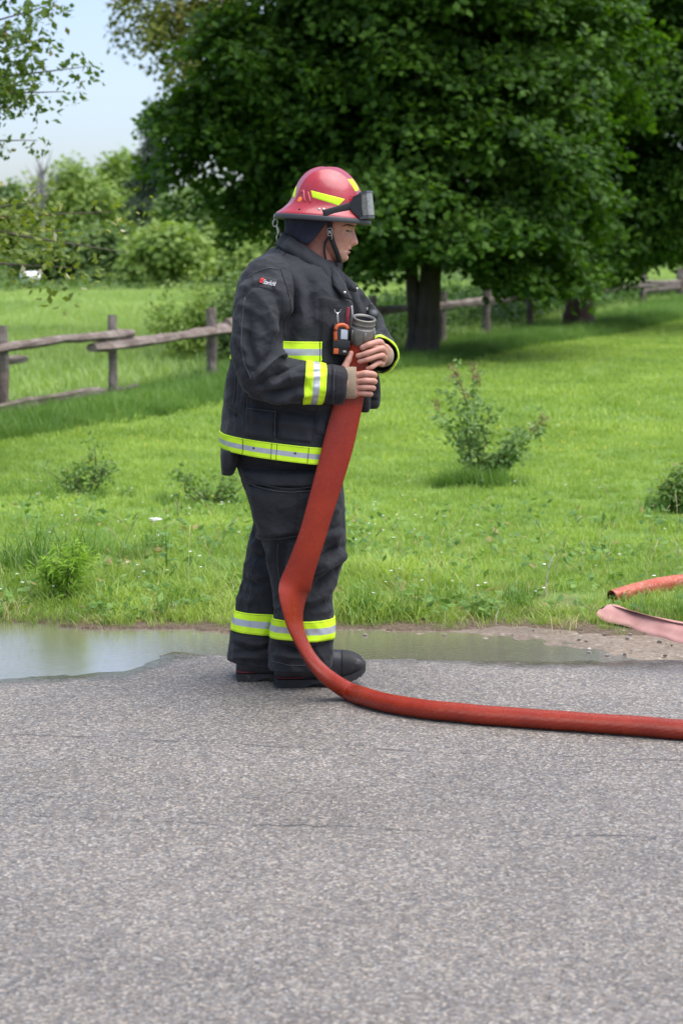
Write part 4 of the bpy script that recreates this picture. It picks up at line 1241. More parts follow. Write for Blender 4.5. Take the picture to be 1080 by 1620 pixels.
class Loft:
    """Closed-section surface: rings of centre, half axes A and B and squareness, splined along t in 0..1."""
    def __init__(self, rings, strokes=(), noise=(), seed=0, fn=None):
        r = np.array([np.concatenate((c, a, b, [n])) for (c, a, b, n) in rings])
        self.r = catmull(r, 240); self.strokes = strokes; self.noise = noise; self.seed = seed; self.fn = fn
        self.k = len(rings); self._g = None

    def raw(self, t, th):
        x = np.clip(t, 0, 1) * 239
        i = np.minimum(x.astype(int), 238); f = (x - i)[:, None]
        d = self.r[i] * (1 - f) + self.r[i + 1] * f
        e = 2.0 / d[:, 9]
        c, s = np.cos(th), np.sin(th)
        return d[:, 0:3] + (np.sign(c) * np.abs(c) ** e)[:, None] * d[:, 3:6] + (np.sign(s) * np.abs(s) ** e)[:, None] * d[:, 6:9]

    def at(self, t, th, off=0.0):
        t = np.asarray(t, float).ravel(); th = np.asarray(th, float).ravel()
        p = self.raw(t, th)
        nn = self.norm(t, th)
        d = np.zeros(len(p))
        if self.strokes:
            uv = proj(p); face = sstep(-0.05, 0.45, nn @ TOCAM)
            for (pts, amp, w) in self.strokes:
                pts = np.asarray(pts, float); best = np.full(len(p), 1e9); bt = np.zeros(len(p)); bs = np.zeros(len(p)); L = len(pts) - 1
                for k in range(L):
                    ds, tt, sg = seg_dist(uv, pts[k], pts[k + 1])
                    m = ds < best; best = np.where(m, ds, best); bt = np.where(m, (k + tt) / L, bt); bs = np.where(m, sg, bs)
                x = best * bs / w
                # a sharp crease flanked by a rounded roll of cloth
                d += FOLD * amp * (np.exp(-np.abs(x * 1.15) ** 1.5) - 0.65 * np.exp(-((x - 1.7) / 1.0) ** 2)) * (0.25 + 0.75 * np.sin(math.pi * np.clip(bt, 0.06, 0.94))) * face
        for j, (amp, sc) in enumerate(self.noise):
            nz = vnoise(p * np.array((1, 1, 0.75)), sc, self.seed + j)
            d += amp * nz if j == 0 else amp * (1 - 2.2 * np.abs(nz))
        if self.fn is not None: d += self.fn(t, th, p, nn)
        return p + nn * (d + off)[:, None]

    def norm(self, t, th):
        e = 0.004
        a = self.raw(np.clip(t + e, 0, 1), th) - self.raw(np.clip(t - e, 0, 1), th)
        b = self.raw(t, th + 0.02) - self.raw(t, th - 0.02)
        n = unit(np.cross(b, a))
        # outward
        x = np.clip(t, 0, 1) * 239
        c = self.r[np.minimum(x.round().astype(int), 239), 0:3]
        s = np.sign(np.sum(n * (self.raw(t, th) - c), 1)); s[s == 0] = 1
        return n * s[:, None]

    def grid(self, nt, nth, cap=(True, True), t0=0.0, t1=1.0):
        T, H = np.meshgrid(np.linspace(t0, t1, nt), np.arange(nth) * 2 * math.pi / nth, indexing='ij')
        V = self.at(T, H)
        F = grid_faces(nt, nth)
        if cap[0]:
            V = np.vstack((V, V[:nth].mean(0))); c = len(V) - 1
            F += [(c, (j + 1) % nth, j) for j in range(nth)]
        if cap[1]:
            b = (nt - 1) * nth
            V = np.vstack((V, V[b:b + nth].mean(0))); c = len(V) - 1
            F += [(c, b + j, b + (j + 1) % nth) for j in range(nth)]
        return V, F

    def find(self, u, v):
        """(t, theta) of the camera-facing surface point under photo pixel (u, v)."""
        if self._g is None:
            T, H = np.meshgrid(np.linspace(0, 1, 160), np.linspace(-math.pi, math.pi, 241), indexing='ij')
            T = T.ravel(); H = H.ravel()
            p = self.raw(T, H); ok = (self.norm(T, H) @ TOCAM) > 0.02
            self._g = (T[ok], H[ok], proj(p[ok]))
        T, H, uv = self._g
        d = (uv[:, 0] - u) ** 2 + (uv[:, 1] - v) ** 2
        j = np.argsort(d)[:6]; w = 1 / (d[j] + 0.3)
        h = H[j]; h = np.where(h - h[0] > math.pi, h - 2 * math.pi, np.where(h - h[0] < -math.pi, h + 2 * math.pi, h))
        return np.array((np.sum(T[j] * w) / w.sum(), np.sum(h * w) / w.sum()))

    def quad(self, corners, n=10, m=10):
        """(t, theta) grid over four pixel corners TL, TR, BR, BL."""
        c = [self.find(*q) for q in corners]
        for k in range(1, 4):
            while c[k][1] - c[0][1] > math.pi: c[k][1] -= 2 * math.pi
            while c[k][1] - c[0][1] < -math.pi: c[k][1] += 2 * math.pi
        a, b = np.meshgrid(np.linspace(0, 1, n), np.linspace(0, 1, m), indexing='ij')   # a down, b across
        a = a.ravel()[:, None]; b = b.ravel()[:, None]
        g = (c[0] * (1 - b) + c[1] * b) * (1 - a) + (c[3] * (1 - b) + c[2] * b) * a
        return g[:, 0], g[:, 1]

    def panel(self, corners, h, n=12, m=12, edge=0.004):
        """Raised panel (pocket, patch, tape) following the surface, with its own thickness."""
        t, th = self.quad(corners, n, m)
        a = np.minimum(np.arange(n), n - 1 - np.arange(n)); b = np.minimum(np.arange(m), m - 1 - np.arange(m))
        ins = (a[:, None] > 0) & (b[None] > 0)
        off = np.where(ins, h, edge * 0.5).ravel()
        top = self.at(t, th, off)
        return top, grid_faces(n, m, wrap=False)

    def band(self, t0, t1, rows, off=0.004, nth=140, th0=0.0, th1=2 * math.pi, wave=None):
        """Tape around the surface; rows: list of (fraction, material). Rolled edges give it thickness."""
        fr = [0.0]; mi = []
        for (f, k) in rows:
            a = fr[-1]
            steps = 3 if f - a > 0.1 else 1
            for s in range(1, steps + 1): fr.append(a + (f - a) * s / steps); mi.append(k)
        fr = [0.0] + fr + [1.0]; mi = [mi[0]] + mi + [mi[-1]]
        offs = [-0.003] + [off] * (len(fr) - 2) + [-0.003]
        th = np.linspace(th0, th1, nth)
        V = []
        for f, o in zip(fr, offs):
            tt = t0 + (t1 - t0) * f + (0 if wave is None else wave(th))
            V.append(self.at(np.broadcast_to(tt, th.shape), th, o))
        V = np.concatenate(V); F = grid_faces(len(fr), nth, wrap=False)
        m = [mi[i] for i in range(len(fr) - 1) for j in range(nth - 1)]
        return V, F, m


ROWS = [(0.05, 0), (0.075, 2), (0.34, 0), (0.66, 1), (0.925, 0), (0.95, 2), (1.0, 0)]


def band_obj(name, lf, t0, t1, parent, **kw):
    V, F, m = lf.band(t0, t1, ROWS, **kw)
    o = obj(name, mesh(name, V, F, [M['lime'], M['silver'], M['tape_stitch']], True, m), parent)
    return o


def ring_px(ub, uf, v, hd, dy=0.0, n=2.3, dvf=0.0):
    """Horizontal section seen from the side: back and front pixel, half depth in metres; dvf: front lower by pixels."""
    a = Q(ub, v - dvf / 2, dy); b = Q(uf, v + dvf / 2, dy)
    return ((a + b) / 2, (b - a) / 2, np.array((0, hd, 0.0)), n)


def limb_rings(pts, squash=1.0, n=2.1, ref=(0, 1, 0)):
    """Sections across a bent limb: pts (u, v, dy, radius px)."""
    c = np.array([Q(u, v, d) for (u, v, d, r) in pts]); T = unit(np.gradient(c, axis=0))
    out = []
    pb = None
    for k, (u, v, d, r) in enumerate(pts):
        b = np.asarray(ref, float) - T[k] * (np.asarray(ref, float) @ T[k])
        if np.linalg.norm(b) < 0.35: b = np.array((1.0, 0, 0)) - T[k] * T[k][0]
        b = unit(b)
        if pb is not None and b @ pb < 0: b = -b
        pb = b
        a = unit(np.cross(b, T[k]))
        out.append((c[k], a * r * PXM, b * r * PXM * squash, n))
    return out


# ------------------------------------------------------------------ person: body (skin)
person_base = np.array((P(450, 1080, Y0)[0], Y0, 0.0))

# head
HEAD_DY = 0.0
head = Loft([ring_px(500, 532, 309, 0.03, n=2.2), ring_px(484, 552, 318, 0.064, n=2.2), ring_px(474, 562, 334, 0.076, n=2.2), ring_px(472, 563.5, 350, 0.078, n=2.3), ring_px(474, 559, 363, 0.077, n=2.2),
             ring_px(479, 557.5, 376, 0.072, n=2.1), ring_px(487, 556, 388, 0.066, n=2.1), ring_px(497, 553, 397, 0.059, n=2.05), ring_px(509, 550.5, 406, 0.048, n=2.0), ring_px(519, 547, 412, 0.034, n=2.0), ring_px(527, 540, 417, 0.012)])


def face_fn(t, th, p, nn):
    uv = proj(p); u, v = uv[:, 0], uv[:, 1]
    y = p[:, 1] - Y0
    front = sstep(0.2, 0.7, np.cos(th))
    g = lambda a, b: np.exp(-(a / b) ** 2)
    d = np.zeros(len(p))
    # nose: ridge along the middle growing to the tip
    prof = np.interp(v, [352, 360, 366, 374, 381, 385, 388.5, 391], [0, 0.001, 0.006, 0.013, 0.0205, 0.0215, 0.008, 0.0])
    d += front * prof * g(y, 0.0085 + 0.006 * sstep(372, 384, v))
    d += front * 0.006 * g(np.abs(y) - 0.013, 0.006) * g(v - 383.5, 3.2)                      # nostril wings
    d += front * 0.0045 * g(v - 354, 4.5) * g(np.abs(y) - 0.022, 0.03)                        # brow
    d -= front * 0.011 * g(v - 364.5, 5.2) * g(np.abs(y) - 0.031, 0.014)                       # eye sockets
    d += front * 0.0055 * g(v - 364.8, 2.6) * g(np.abs(y) - 0.031, 0.010)                      # lids
    d -= front * 0.0018 * g(v - 366.4, 0.9) * g(np.abs(y) - 0.032, 0.013)                      # lid line
    d -= front * 0.003 * g(v - 371, 1.6) * g(np.abs(y) - 0.033, 0.012)                         # under-eye fold
    d += front * 0.006 * g(v - 375, 8) * g(np.abs(y) - 0.045, 0.016)                           # cheekbone
    d -= front * 0.0045 * g(v - 390, 9) * g(np.abs(y) - 0.045, 0.012)                          # cheek hollow
    d -= front * 0.003 * g(np.abs(y) - 0.027 - (v - 384) * 0.0008, 0.005) * sstep(381, 386, v) * sstep(400, 394, v)   # nasolabial fold
    d += front * 0.0035 * g(v - 393.2, 1.9) * g(y, 0.024)                                      # upper lip
    d += front * 0.0042 * g(v - 399.2, 2.0) * g(y, 0.021)                                      # lower lip
    d -= front * 0.0045 * g(v - 396.4, 1.1) * g(y, 0.027)                                      # mouth line
    d -= front * 0.0035 * g(v - 403.6, 1.7) * g(y, 0.02)
    d += front * 0.004 * g(v - 409.5, 3.6) * g(y, 0.022)                                       # chin
    return d


head.fn = face_fn
bag = Bag()
hv, hf = head.grid(150, 150)
bag.add(hv, hf)
neck = Loft([ring_px(468, 540, 372, 0.066), ring_px(464, 532, 396, 0.068), ring_px(462, 530, 420, 0.07), ring_px(468, 532, 445, 0.075), ring_px(450, 545, 470, 0.12)])
bag.add(*neck.grid(30, 48))
# trunk and limbs inside the clothes, so that the figure is one body
trunk = Loft([ring_px(450, 540, 455, 0.12), ring_px(405, 552, 500, 0.17, 0.01), ring_px(400, 545, 580, 0.16, 0.01), ring_px(395, 530, 660, 0.15, 0.01), ring_px(400, 520, 740, 0.16, 0.01), ring_px(410, 510, 780, 0.1, 0.01)])
bag.add(*trunk.grid(24, 32))
bag.add(*Loft(limb_rings([(430, 450, -0.13, 22), (420, 500, -0.2, 22), (416, 580, -0.24, 19), (450, 597, -0.245, 17), (500, 604, -0.24, 14), (548, 606, -0.215, 12)])).grid(24, 16))
bag.add(*Loft(limb_rings([(515, 462, 0.1, 18), (557, 494, 0.19, 20), (590, 545, 0.18, 17), (599, 558, 0.12, 15), (601, 562, 0.02, 13), (604, 562, -0.085, 12)])).grid(24, 16))
bag.add(*Loft(limb_rings([(465, 760, -0.06, 34), (478, 850, -0.07, 30), (480, 930, -0.07, 24), (478, 1000, -0.06, 21), (472, 1055, -0.04, 18)])).grid(18, 16))
bag.add(*Loft(limb_rings([(445, 760, 0.08, 32), (440, 850, 0.085, 28), (425, 930, 0.085, 22), (408, 1000, 0.085, 20), (402, 1055, 0.08, 18)])).grid(18, 16))


def finger(pts, r0, r1, m=12):
    """pts (u, v, dy): joints from knuckle to tip; rounded end."""
    c = np.array([Q(*q) for q in pts])
    r = np.linspace(r0, r1, len(c))
    d = unit(c[-1] - c[-2])
    path = catmull(np.column_stack((c, r)), 20)
    # joints a little thicker
    end = path[-1, :3]
    caps = [(end + d * r1 * s, r1 * math.sqrt(max(0.02, 1 - s * s))) for s in (0.35, 0.65, 0.88, 0.98)]
    pp = np.vstack((path[:, :3], [q[0] for q in caps])); rr = np.concatenate((path[:, 3], [q[1] for q in caps]))
    k = np.linspace(0, 1, 20); rr[:20] *= 1 + 0.05 * np.cos(k * math.pi * 2 * (len(c) - 1))
    return tube(pp, rr, m, up=(0.05, 0.1, 1))


# right hand: a fist around the hose, seen from the back of the fingers
RH = [((561, 594, -0.205), (578, 591, -0.222), (589, 592, -0.208), (592, 594, -0.176), (581, 595, -0.150)),
      ((560, 604, -0.207), (578, 602, -0.225), (590, 602.5, -0.210), (592, 604, -0.176), (580, 605, -0.150)),
      ((559, 614, -0.205), (576, 612.5, -0.222), (588, 613, -0.207), (590, 614.5, -0.175), (578, 615, -0.150)),
      ((558, 623, -0.200), (573, 622, -0.215), (584, 622.5, -0.201), (586, 624, -0.174), (575, 624, -0.155))]
for k, f in enumerate(RH): bag.add(*finger(f, 0.0125 - 0.0008 * k, 0.0098 - 0.0007 * k))
bag.add(*finger([(543, 592, -0.205), (546, 580, -0.205), (551, 569, -0.200), (555, 559, -0.194)], 0.015, 0.0098))
bag.add(*Loft([(Q(540, 606, -0.205), np.array((0, 0, 0.036)), np.array((0, 0.018, 0)), 2.6), (Q(550, 606, -0.207), np.array((0, 0, 0.044)), np.array((0, 0.02, 0)), 2.8), (Q(560, 608, -0.207), np.array((0, 0, 0.046)), np.array((0, 0.018, 0)), 2.8), (Q(568, 608, -0.205), np.array((0, 0, 0.042)), np.array((0, 0.012, 0)), 2.6)]).grid(16, 24))
# left hand: palm beyond the hose, fingers wrapped over its near side
LH = [((606, 549, -0.135), (600, 541, -0.178), (584, 545, -0.205), (573, 550, -0.204)),
      ((608, 558, -0.135), (603, 551, -0.182), (582, 558, -0.209), (566, 563, -0.203)),
      ((607, 567, -0.135), (603, 562, -0.182), (583, 568, -0.208), (568, 572, -0.201)),
      ((604, 576, -0.132), (599, 574, -0.175), (589, 580, -0.200), (581, 583, -0.199))]
for k, f in enumerate(LH): bag.add(*finger(f, 0.0122 - 0.0006 * k, 0.0098 - 0.0008 * k))
bag.add(*finger([(600, 552, -0.10), (580, 545, -0.092), (562, 539, -0.10), (551, 533, -0.118)], 0.014, 0.0098))
bag.add(*Loft([(Q(609, 562, -0.06), np.array((0.01, 0, 0.026)), np.array((0.02, 0, 0)), 2.4), (Q(608, 562, -0.09), np.array((0.01, 0, 0.034)), np.array((0.019, 0.003, 0)), 2.5), (Q(606, 562, -0.125), np.array((0.008, 0, 0.04)), np.array((0.016, 0.006, 0)), 2.6), (Q(603, 561, -0.15), np.array((0.006, 0, 0.036)), np.array((0.011, 0.006, 0)), 2.4)]).grid(16, 24))
me = bag.mesh('person', M['skin'])
# pigment of the skin: ruddy neck, lips, brow, stubble
co = np.concatenate(bag.v); uv = proj(co)
col = np.tile((0.58, 0.30, 0.205), (len(co), 1))
g = lambda a, b: np.exp(-(a / b) ** 2)
ish = np.zeros(len(co), bool); ish[:len(hv)] = True
u, v = uv[:, 0], uv[:, 1]; yy = np.abs(co[:, 1] - Y0)


def blend(c, w):
    global col
    col = col * (1 - w[:, None]) + np.array(c) * w[:, None]


nk = np.zeros(len(co), bool); nk[len(hv):len(hv) + 30 * 48 + 2] = True
blend((0.40, 0.155, 0.105), (nk | (ish & (u < 528))) * 0.85)
blend((0.47, 0.21, 0.15), ish * g(v - 378, 9) * g(u - 540, 9) * 0.5)
blend((0.50, 0.20, 0.15), ish * (u > 553) * g(v - 383, 6) * 0.6)
blend((0.36, 0.135, 0.115), ish * (u > 538) * (g(v - 393.6, 1.6) + g(v - 399, 1.8)) * (yy < 0.024) * 0.8)
blend((0.15, 0.085, 0.06), ish * (u > 541) * g(v - 357.6, 1.7) * (yy > 0.012) * (yy < 0.055) * 0.8)
blend((0.10, 0.06, 0.05), ish * (u > 545) * g(v - 365.8, 1.3) * (yy > 0.016) * (yy < 0.05) * 0.92)
blend((0.2, 0.09, 0.08), ish * (u > 540) * g(v - 396.5, 0.9) * (yy < 0.026) * 0.8)
blend((0.38, 0.24, 0.19), ish * sstep(389, 398, v) * (u > 524) * (1 - g(v - 396, 5) * (yy < 0.024)) * 0.35)
hand = np.zeros(len(co), bool)
hand[(u > 530) & (v > 525) & (v < 635) & (co[:, 1] < Y0 - 0.06)] = True
blend((0.56, 0.29, 0.215), hand * 1.0)
ca = me.color_attributes.new('pigment', 'FLOAT_COLOR', 'POINT')
ca.data.foreach_set('color', np.column_stack((col, np.ones(len(col)))).astype(np.float32).ravel())
person = obj('person', me)
tag(person, 'firefighter in charcoal turnout gear and red helmet walking while holding the hose', 'person')

# eye on the seen side
ev, ef = tube(np.array((Q(549.5, 364.9, -0.031), Q(553.2, 365.0, -0.029))), (0.0055, 0.0045), 10, n=3)

# ------------------------------------------------------------------ coat
coat_strokes = [([(392, 606), (386, 650), (382, 690)], -0.004, 2.2), ([(375, 600), (371, 650), (369, 680)], -0.004, 2.0), ([(455, 450), (462, 500), (455, 545)], -0.012, 9), ([(470, 430), (480, 470), (476, 520)], 0.006, 8), ([(492, 470), (495, 520)], -0.004, 6),
                ([(430, 640), (470, 650), (510, 662)], -0.008, 9), ([(400, 655), (440, 668), (500, 676)], 0.006, 8), ([(470, 645), (500, 655), (530, 648)], -0.008, 8), ([(440, 640), (436, 690)], -0.004, 2.5), ([(372, 560), (364, 610), (358, 650)], 0.006, 8),
                ([(356, 640), (368, 655), (380, 660)], -0.006, 6), ([(405, 640), (402, 685)], 0.004, 4)]
coat_l = Loft([ring_px(440, 520, 398, 0.09, 0.0, 2.1, 24), ring_px(418, 534, 410, 0.14, 0.0, 2.1, 22), ring_px(396, 540, 424, 0.185, 0.0, 2.1, 20), ring_px(379, 549, 448, 0.212, 0.0, 2.2, 16), ring_px(371, 557, 485, 0.225, 0.0, 2.3, 8), ring_px(370, 560, 535, 0.226, 0.0, 2.4, 4),
               ring_px(366, 561, 580, 0.226, 0.0, 2.5, 4), ring_px(360, 556, 620, 0.226, 0.0, 2.5, 10), ring_px(355, 552, 660, 0.23, 0.0, 2.5, 18), ring_px(352, 549, 695, 0.236, 0.0, 2.5, 24), ring_px(351, 548, 719, 0.24, 0.0, 2.5, 26)],
              coat_strokes, [(0.005, 22), (0.0028, 42), (0.0011, 95)], seed=5)
V, F = coat_l.grid(190, 200, cap=(True, True))
coat = obj('coat', mesh('coat', V, F, M['coat']), person)
tag(coat, 'charcoal turnout coat with yellow and silver tape')
TT = lambda v, u=450: coat_l.find(u, v)[0]
band_obj('reflective_band', coat_l, 0.892, 0.996, coat)
band_obj('reflective_band', coat_l, TT(540, 470), TT(573, 470), coat)

# coat tail hanging lower at the back
tail = Loft([ring_px(351, 385, 706, 0.17, 0.0, 3), ring_px(350.5, 380, 722, 0.165, 0.0, 3), ring_px(351, 376, 735, 0.155, 0.0, 3), ring_px(352, 372, 746, 0.13, 0.0, 3)], [], [(0.002, 40)], 9)
V, F = tail.grid(20, 60); obj('coat_tail', mesh('coat_tail', V, F, M['coat']), coat)

# front storm flap (black) and pockets
V, F = coat_l.panel([(506, 468), (552, 476), (556, 585), (506, 578)], 0.010, 26, 16); obj('front_flap', mesh('front_flap', V, F, M['coat_dark']), coat)
V, F = coat_l.panel([(505, 588), (553, 592), (548, 694), (500, 686)], 0.007, 22, 14); obj('front_flap', mesh('front_flap', V, F, M['coat']), coat)
V, F = coat_l.panel([(392, 645), (436, 650), (432, 696), (388, 688)], 0.012, 16, 16); obj('pocket', mesh('pocket', V, F, M['coat']), coat)
V, F = coat_l.panel([(384, 602), (440, 612), (438, 634), (390, 628)], 0.016, 12, 16); obj('pocket_flap', mesh('pocket_flap', V, F, M['coat']), coat)
V, F = coat_l.panel([(440, 650), (496, 660), (492, 700), (438, 694)], 0.010, 16, 16); obj('pocket', mesh('pocket', V, F, M['coat']), coat)
# seam piping along yoke and tape stitching
for pts in ([(412, 412), (428, 416), (440, 408), (455, 396)], [(440, 408), (434, 396)], [(372, 470), (380, 452), (398, 433), (420, 422), (440, 424)]):
    w = []
    for (uu, vv) in catmull(np.array(pts, float), 14):
        q = coat_l.find(uu, vv); w.append(coat_l.at([q[0]], [q[1]], 0.0015)[0])
    V, F = tube(np.array(w), 0.0022, 6); obj('seam', mesh('seam', V, F, M['coat_dark']), coat)
for uu in (386, 431, 440, 489):
    w = []
    for s in np.linspace(0.02, 0.98, 10):
        q = coat_l.find(uu - 3 * s, 675 + (uu - 351) * 0.17 + 36 * s); w.append(coat_l.at([0.892 + 0.104 * s], [q[1]], 0.0048)[0])
    V, F = tube(np.array(w), 0.0011, 4); obj('stitching', mesh('stitching', V, F, M['thread']), coat)
for (uu, vv) in ((402, 709), (467, 717)):
    q = coat_l.find(uu, vv); c = coat_l.at([q[0]], [q[1]], 0.005)[0]; nn = coat_l.norm(np.array([q[0]]), np.array([q[1]]))[0]
    V, F = tube(np.array((c - nn * 0.002, c + nn * 0.002)), 0.0035, 10); obj('snap', mesh('snap', V, F, M['plastic']), coat)

# sleeves
rs = [([(452, 528), (430, 556), (402, 588)], -0.016, 8), ([(458, 552), (432, 572), (404, 600)], 0.010, 7), ([(474, 572), (442, 590), (412, 608)], -0.013, 6), ([(496, 588), (458, 600), (424, 616)], 0.008, 7), ([(486, 612), (444, 620), (410, 622)], -0.010, 6),
      ([(436, 468), (452, 510), (452, 545)], -0.009, 8), ([(420, 478), (436, 520), (432, 548)], 0.006, 8), ([(380, 505), (383, 550), (394, 592)], 0.006, 7), ([(396, 500), (392, 545), (404, 580)], -0.006, 7), ([(376, 545), (388, 570)], -0.006, 5),
      ([(510, 585), (478, 592)], -0.006, 5), ([(400, 612), (430, 632), (462, 634)], 0.006, 6), ([(440, 545), (420, 562)], 0.006, 5), ([(500, 622), (470, 628)], 0.004, 5), ([(385, 470), (400, 455), (425, 448)], -0.004, 5)]
sl_r = Loft(limb_rings([(442, 422, -0.10, 28), (430, 440, -0.15, 40), (419, 476, -0.195, 43), (411, 520, -0.228, 41), (408, 560, -0.245, 39), (418, 592, -0.255, 38), (448, 602, -0.262, 35), (490, 604, -0.26, 31), (520, 607, -0.25, 29.5), (541, 609, -0.235, 28)], 0.92, 2.2), rs, [(0.004, 26), (0.0028, 46), (0.0011, 100)], 15)
V, F = sl_r.grid(200, 110); slr = obj('sleeve', mesh('sleeve', V, F, M['coat']), person)
tag(slr, 'bent right coat sleeve nearest the camera')
t0 = sl_r.find(482, 603)[0]; t1 = sl_r.find(516, 609)[0]
band_obj('reflective_band', sl_r, t0, t1, slr, nth=120)
t0 = sl_r.find(524, 609)[0]
V, F, m_ = sl_r.band(t0, 0.995, [(1.0, 0)], off=0.003, nth=120); obj('cuff', mesh('cuff', V, F, M['coat_dark']), slr)

sl_l = Loft(limb_rings([(515, 458, 0.10, 28), (536, 472, 0.15, 32), (557, 493, 0.195, 33), (578, 521, 0.21, 31), (592, 546, 0.185, 29), (599, 558, 0.12, 28), (601, 561, 0.05, 27.5), (601, 562, -0.012, 27)], 1.0, 2.1, ref=(0.2, 0.3, 1)),
            [([(600, 500), (590, 520), (575, 530)], -0.008, 6), ([(612, 522), (598, 532)], 0.006, 5), ([(575, 460), (582, 490)], -0.006, 6)], [(0.004, 26), (0.0028, 46), (0.0011, 100)], 16)
V, F = sl_l.grid(150, 90, cap=(True, False)); sll = obj('sleeve', mesh('sleeve', V, F, M['coat']), person)
tag(sll, 'far left coat sleeve with its cuff opening towards the camera')
band_obj('reflective_band', sl_l, 0.86, 0.985, sll, nth=100)
# rolled cuff lining
cl = Loft(limb_rings([(601, 561, 0.05, 24), (601, 562, 0.0, 25), (601, 562, -0.016, 26)], 1.0, 2.1, ref=(0.2, 0.3, 1)), [], [(0.003, 80)], 3)
V, F = cl.grid(14, 60, cap=(True, False)); obj('cuff_lining', mesh('cuff_lining', V, F, M['coat_dark']), sll)
# knit wristlets
wr = Loft([(Q(534, 607, -0.215), np.array((0, 0, 0.05)), np.array((0.004, 0.034, 0)), 2.2), (Q(543, 606, -0.212), np.array((0.002, 0, 0.054)), np.array((0.003, 0.031, 0)), 2.3), (Q(553, 606, -0.210), np.array((0.002, 0, 0.056)), np.array((0.003, 0.029, 0)), 2.5), (Q(563, 606, -0.208), np.array((0.001, 0, 0.055)), np.array((0.002, 0.026, 0)), 2.6)], [], [(0.0012, 80)], 4)
V, F = wr.grid(34, 60); wo = obj('wristlet', mesh('wristlet', V, F, M['knit']), slr)
wl = Loft(limb_rings([(601, 562, 0.02, 19), (602, 562, -0.03, 20), (603, 562, -0.07, 18.5), (604, 562, -0.105, 17)], 0.9, 2.2, ref=(0.2, 0.3, 1)), [([(610, 550), (613, 565), (608, 578)], -0.006, 4)], [(0.002, 90)], 5)
V, F = wl.grid(40, 50); obj('wristlet', mesh('wristlet', V, F, M['knit']), sll)
# pouch hanging at the far front of the coat
pch = Loft([ring_px(573, 596, 585, 0.03, -0.02, 3), ring_px(571, 599, 600, 0.04, -0.02, 3.2), ring_px(572, 601, 625, 0.042, -0.02, 3.4), ring_px(574, 600, 640, 0.04, -0.02, 3.2), ring_px(577, 597, 646, 0.03, -0.02, 2.6)], [([(574, 612), (600, 616)], -0.004, 3), ([(574, 630), (600, 634)], -0.003, 3)], [(0.002, 60)], 6)
V, F = pch.grid(40, 50); obj('side_pouch', mesh('side_pouch', V, F, M['coat_dark']), coat)
pch = Loft([ring_px(562, 584, 590, 0.03, -0.06, 3), ring_px(561, 586, 620, 0.036, -0.06, 3.2), ring_px(562, 586, 642, 0.034, -0.06, 3.2), ring_px(565, 583, 652, 0.026, -0.06, 2.6)], [], [(0.002, 60)], 7)
V, F = pch.grid(40, 50); obj('side_pouch', mesh('side_pouch', V, F, M['coat_dark']), coat)

# collar: a tall open cone around the neck
def collar_surf(s, th, off):
    # s 0 bottom .. 1 top, th 0 = front
    c0 = (Q(437, 388) + Q(552, 466)) / 2; a0 = (Q(552, 466) - Q(437, 388)) / 2
    c1 = (Q(453, 369) + Q(541, 428)) / 2; a1 = (Q(541, 428) - Q(453, 369)) / 2
    c = c0 * (1 - s) + c1 * s; a = a0 * (1 - s) + a1 * s
    b = np.array((0, 0.135 * (1 - s) + 0.098 * s + 0.018 * math.sin(math.pi * s), 0))
    n = unit(np.outer(np.cos(th), a / np.linalg.norm(a)) + np.outer(np.sin(th), b / np.linalg.norm(b)))
    wob = 0.004 * np.sin(th * 5 + s * 4) * s + 0.003 * np.sin(th * 11 + 2)
    return c + np.outer(np.cos(th), a) + np.outer(np.sin(th), b) + n * (off + wob)[:, None]


def shell(fn, th0, th1, nth, ns, thick):
    th = np.linspace(th0, th1, nth)
    S = np.linspace(0, 1, ns)
    ed = np.ones(nth)
    outer = np.array([fn(s, th, thick * ed * (1 if 0 < s < 1 else 0.6)) for s in S]); inner = np.array([fn(s, th, -thick * 0.3 * ed) for s in S[::-1]])
    rows = np.concatenate((outer, inner), 0)
    n = len(rows)
    V = rows.reshape(-1, 3)
    F = []
    for i in range(n):
        for j in range(nth - 1):
            F.append((i * nth + j, i * nth + j + 1, ((i + 1) % n) * nth + j + 1, ((i + 1) % n) * nth + j))
    F.append([i * nth for i in range(n)]); F.append([i * nth + nth - 1 for i in range(n)][::-1])
    return V, F


V, F = shell(collar_surf, 0.28, 2 * math.pi - 0.28, 120, 14, 0.008)
col_o = obj('collar', mesh('collar', V, F, M['coat']), coat)
V, F = shell(lambda s, th, off: collar_surf(0.42 + 0.1 * s, th, off + 0.0085), 0.3, 2 * math.pi - 0.3, 120, 4, 0.002)
# lapel wings at the open front
for (pts, nm) in (([(536, 424, -0.02), (551, 438, 0.0), (566, 452, 0.03), (562, 463, 0.02), (548, 458, -0.02), (538, 440, -0.04)], 'lapel'), ([(524, 422, -0.10), (534, 432, -0.09), (550, 462, -0.12), (556, 474, -0.12), (544, 470, -0.16), (528, 450, -0.155)], 'lapel')):
    c = np.array([Q(*q) for q in pts]); mid = c.mean(0); nr = unit(np.cross(c[1] - c[0], c[3] - c[0])); nr = nr if nr[1] < 0 else -nr
    k = len(c)
    V = np.vstack((c + nr * 0.004, c - nr * 0.004, mid + nr * 0.012, mid - nr * 0.004))
    F = [(i, (i + 1) % k, 2 * k) for i in range(k)] + [((i + 1) % k + k, i + k, 2 * k + 1) for i in range(k)] + [(i, i + k, (i + 1) % k + k, (i + 1) % k) for i in range(k)]
    obj(nm, mesh(nm, V, F, M['coat']), coat)
for (uu, vv, d) in ((545, 463, -0.165), (564, 457, 0.0)):
    c = Q(uu, vv, d)
    V, F = tube(np.array((c, c + (0, -0.006, 0))), (0.006, 0.005), 12); obj('snap', mesh('snap', V, F, M['metal']), coat)

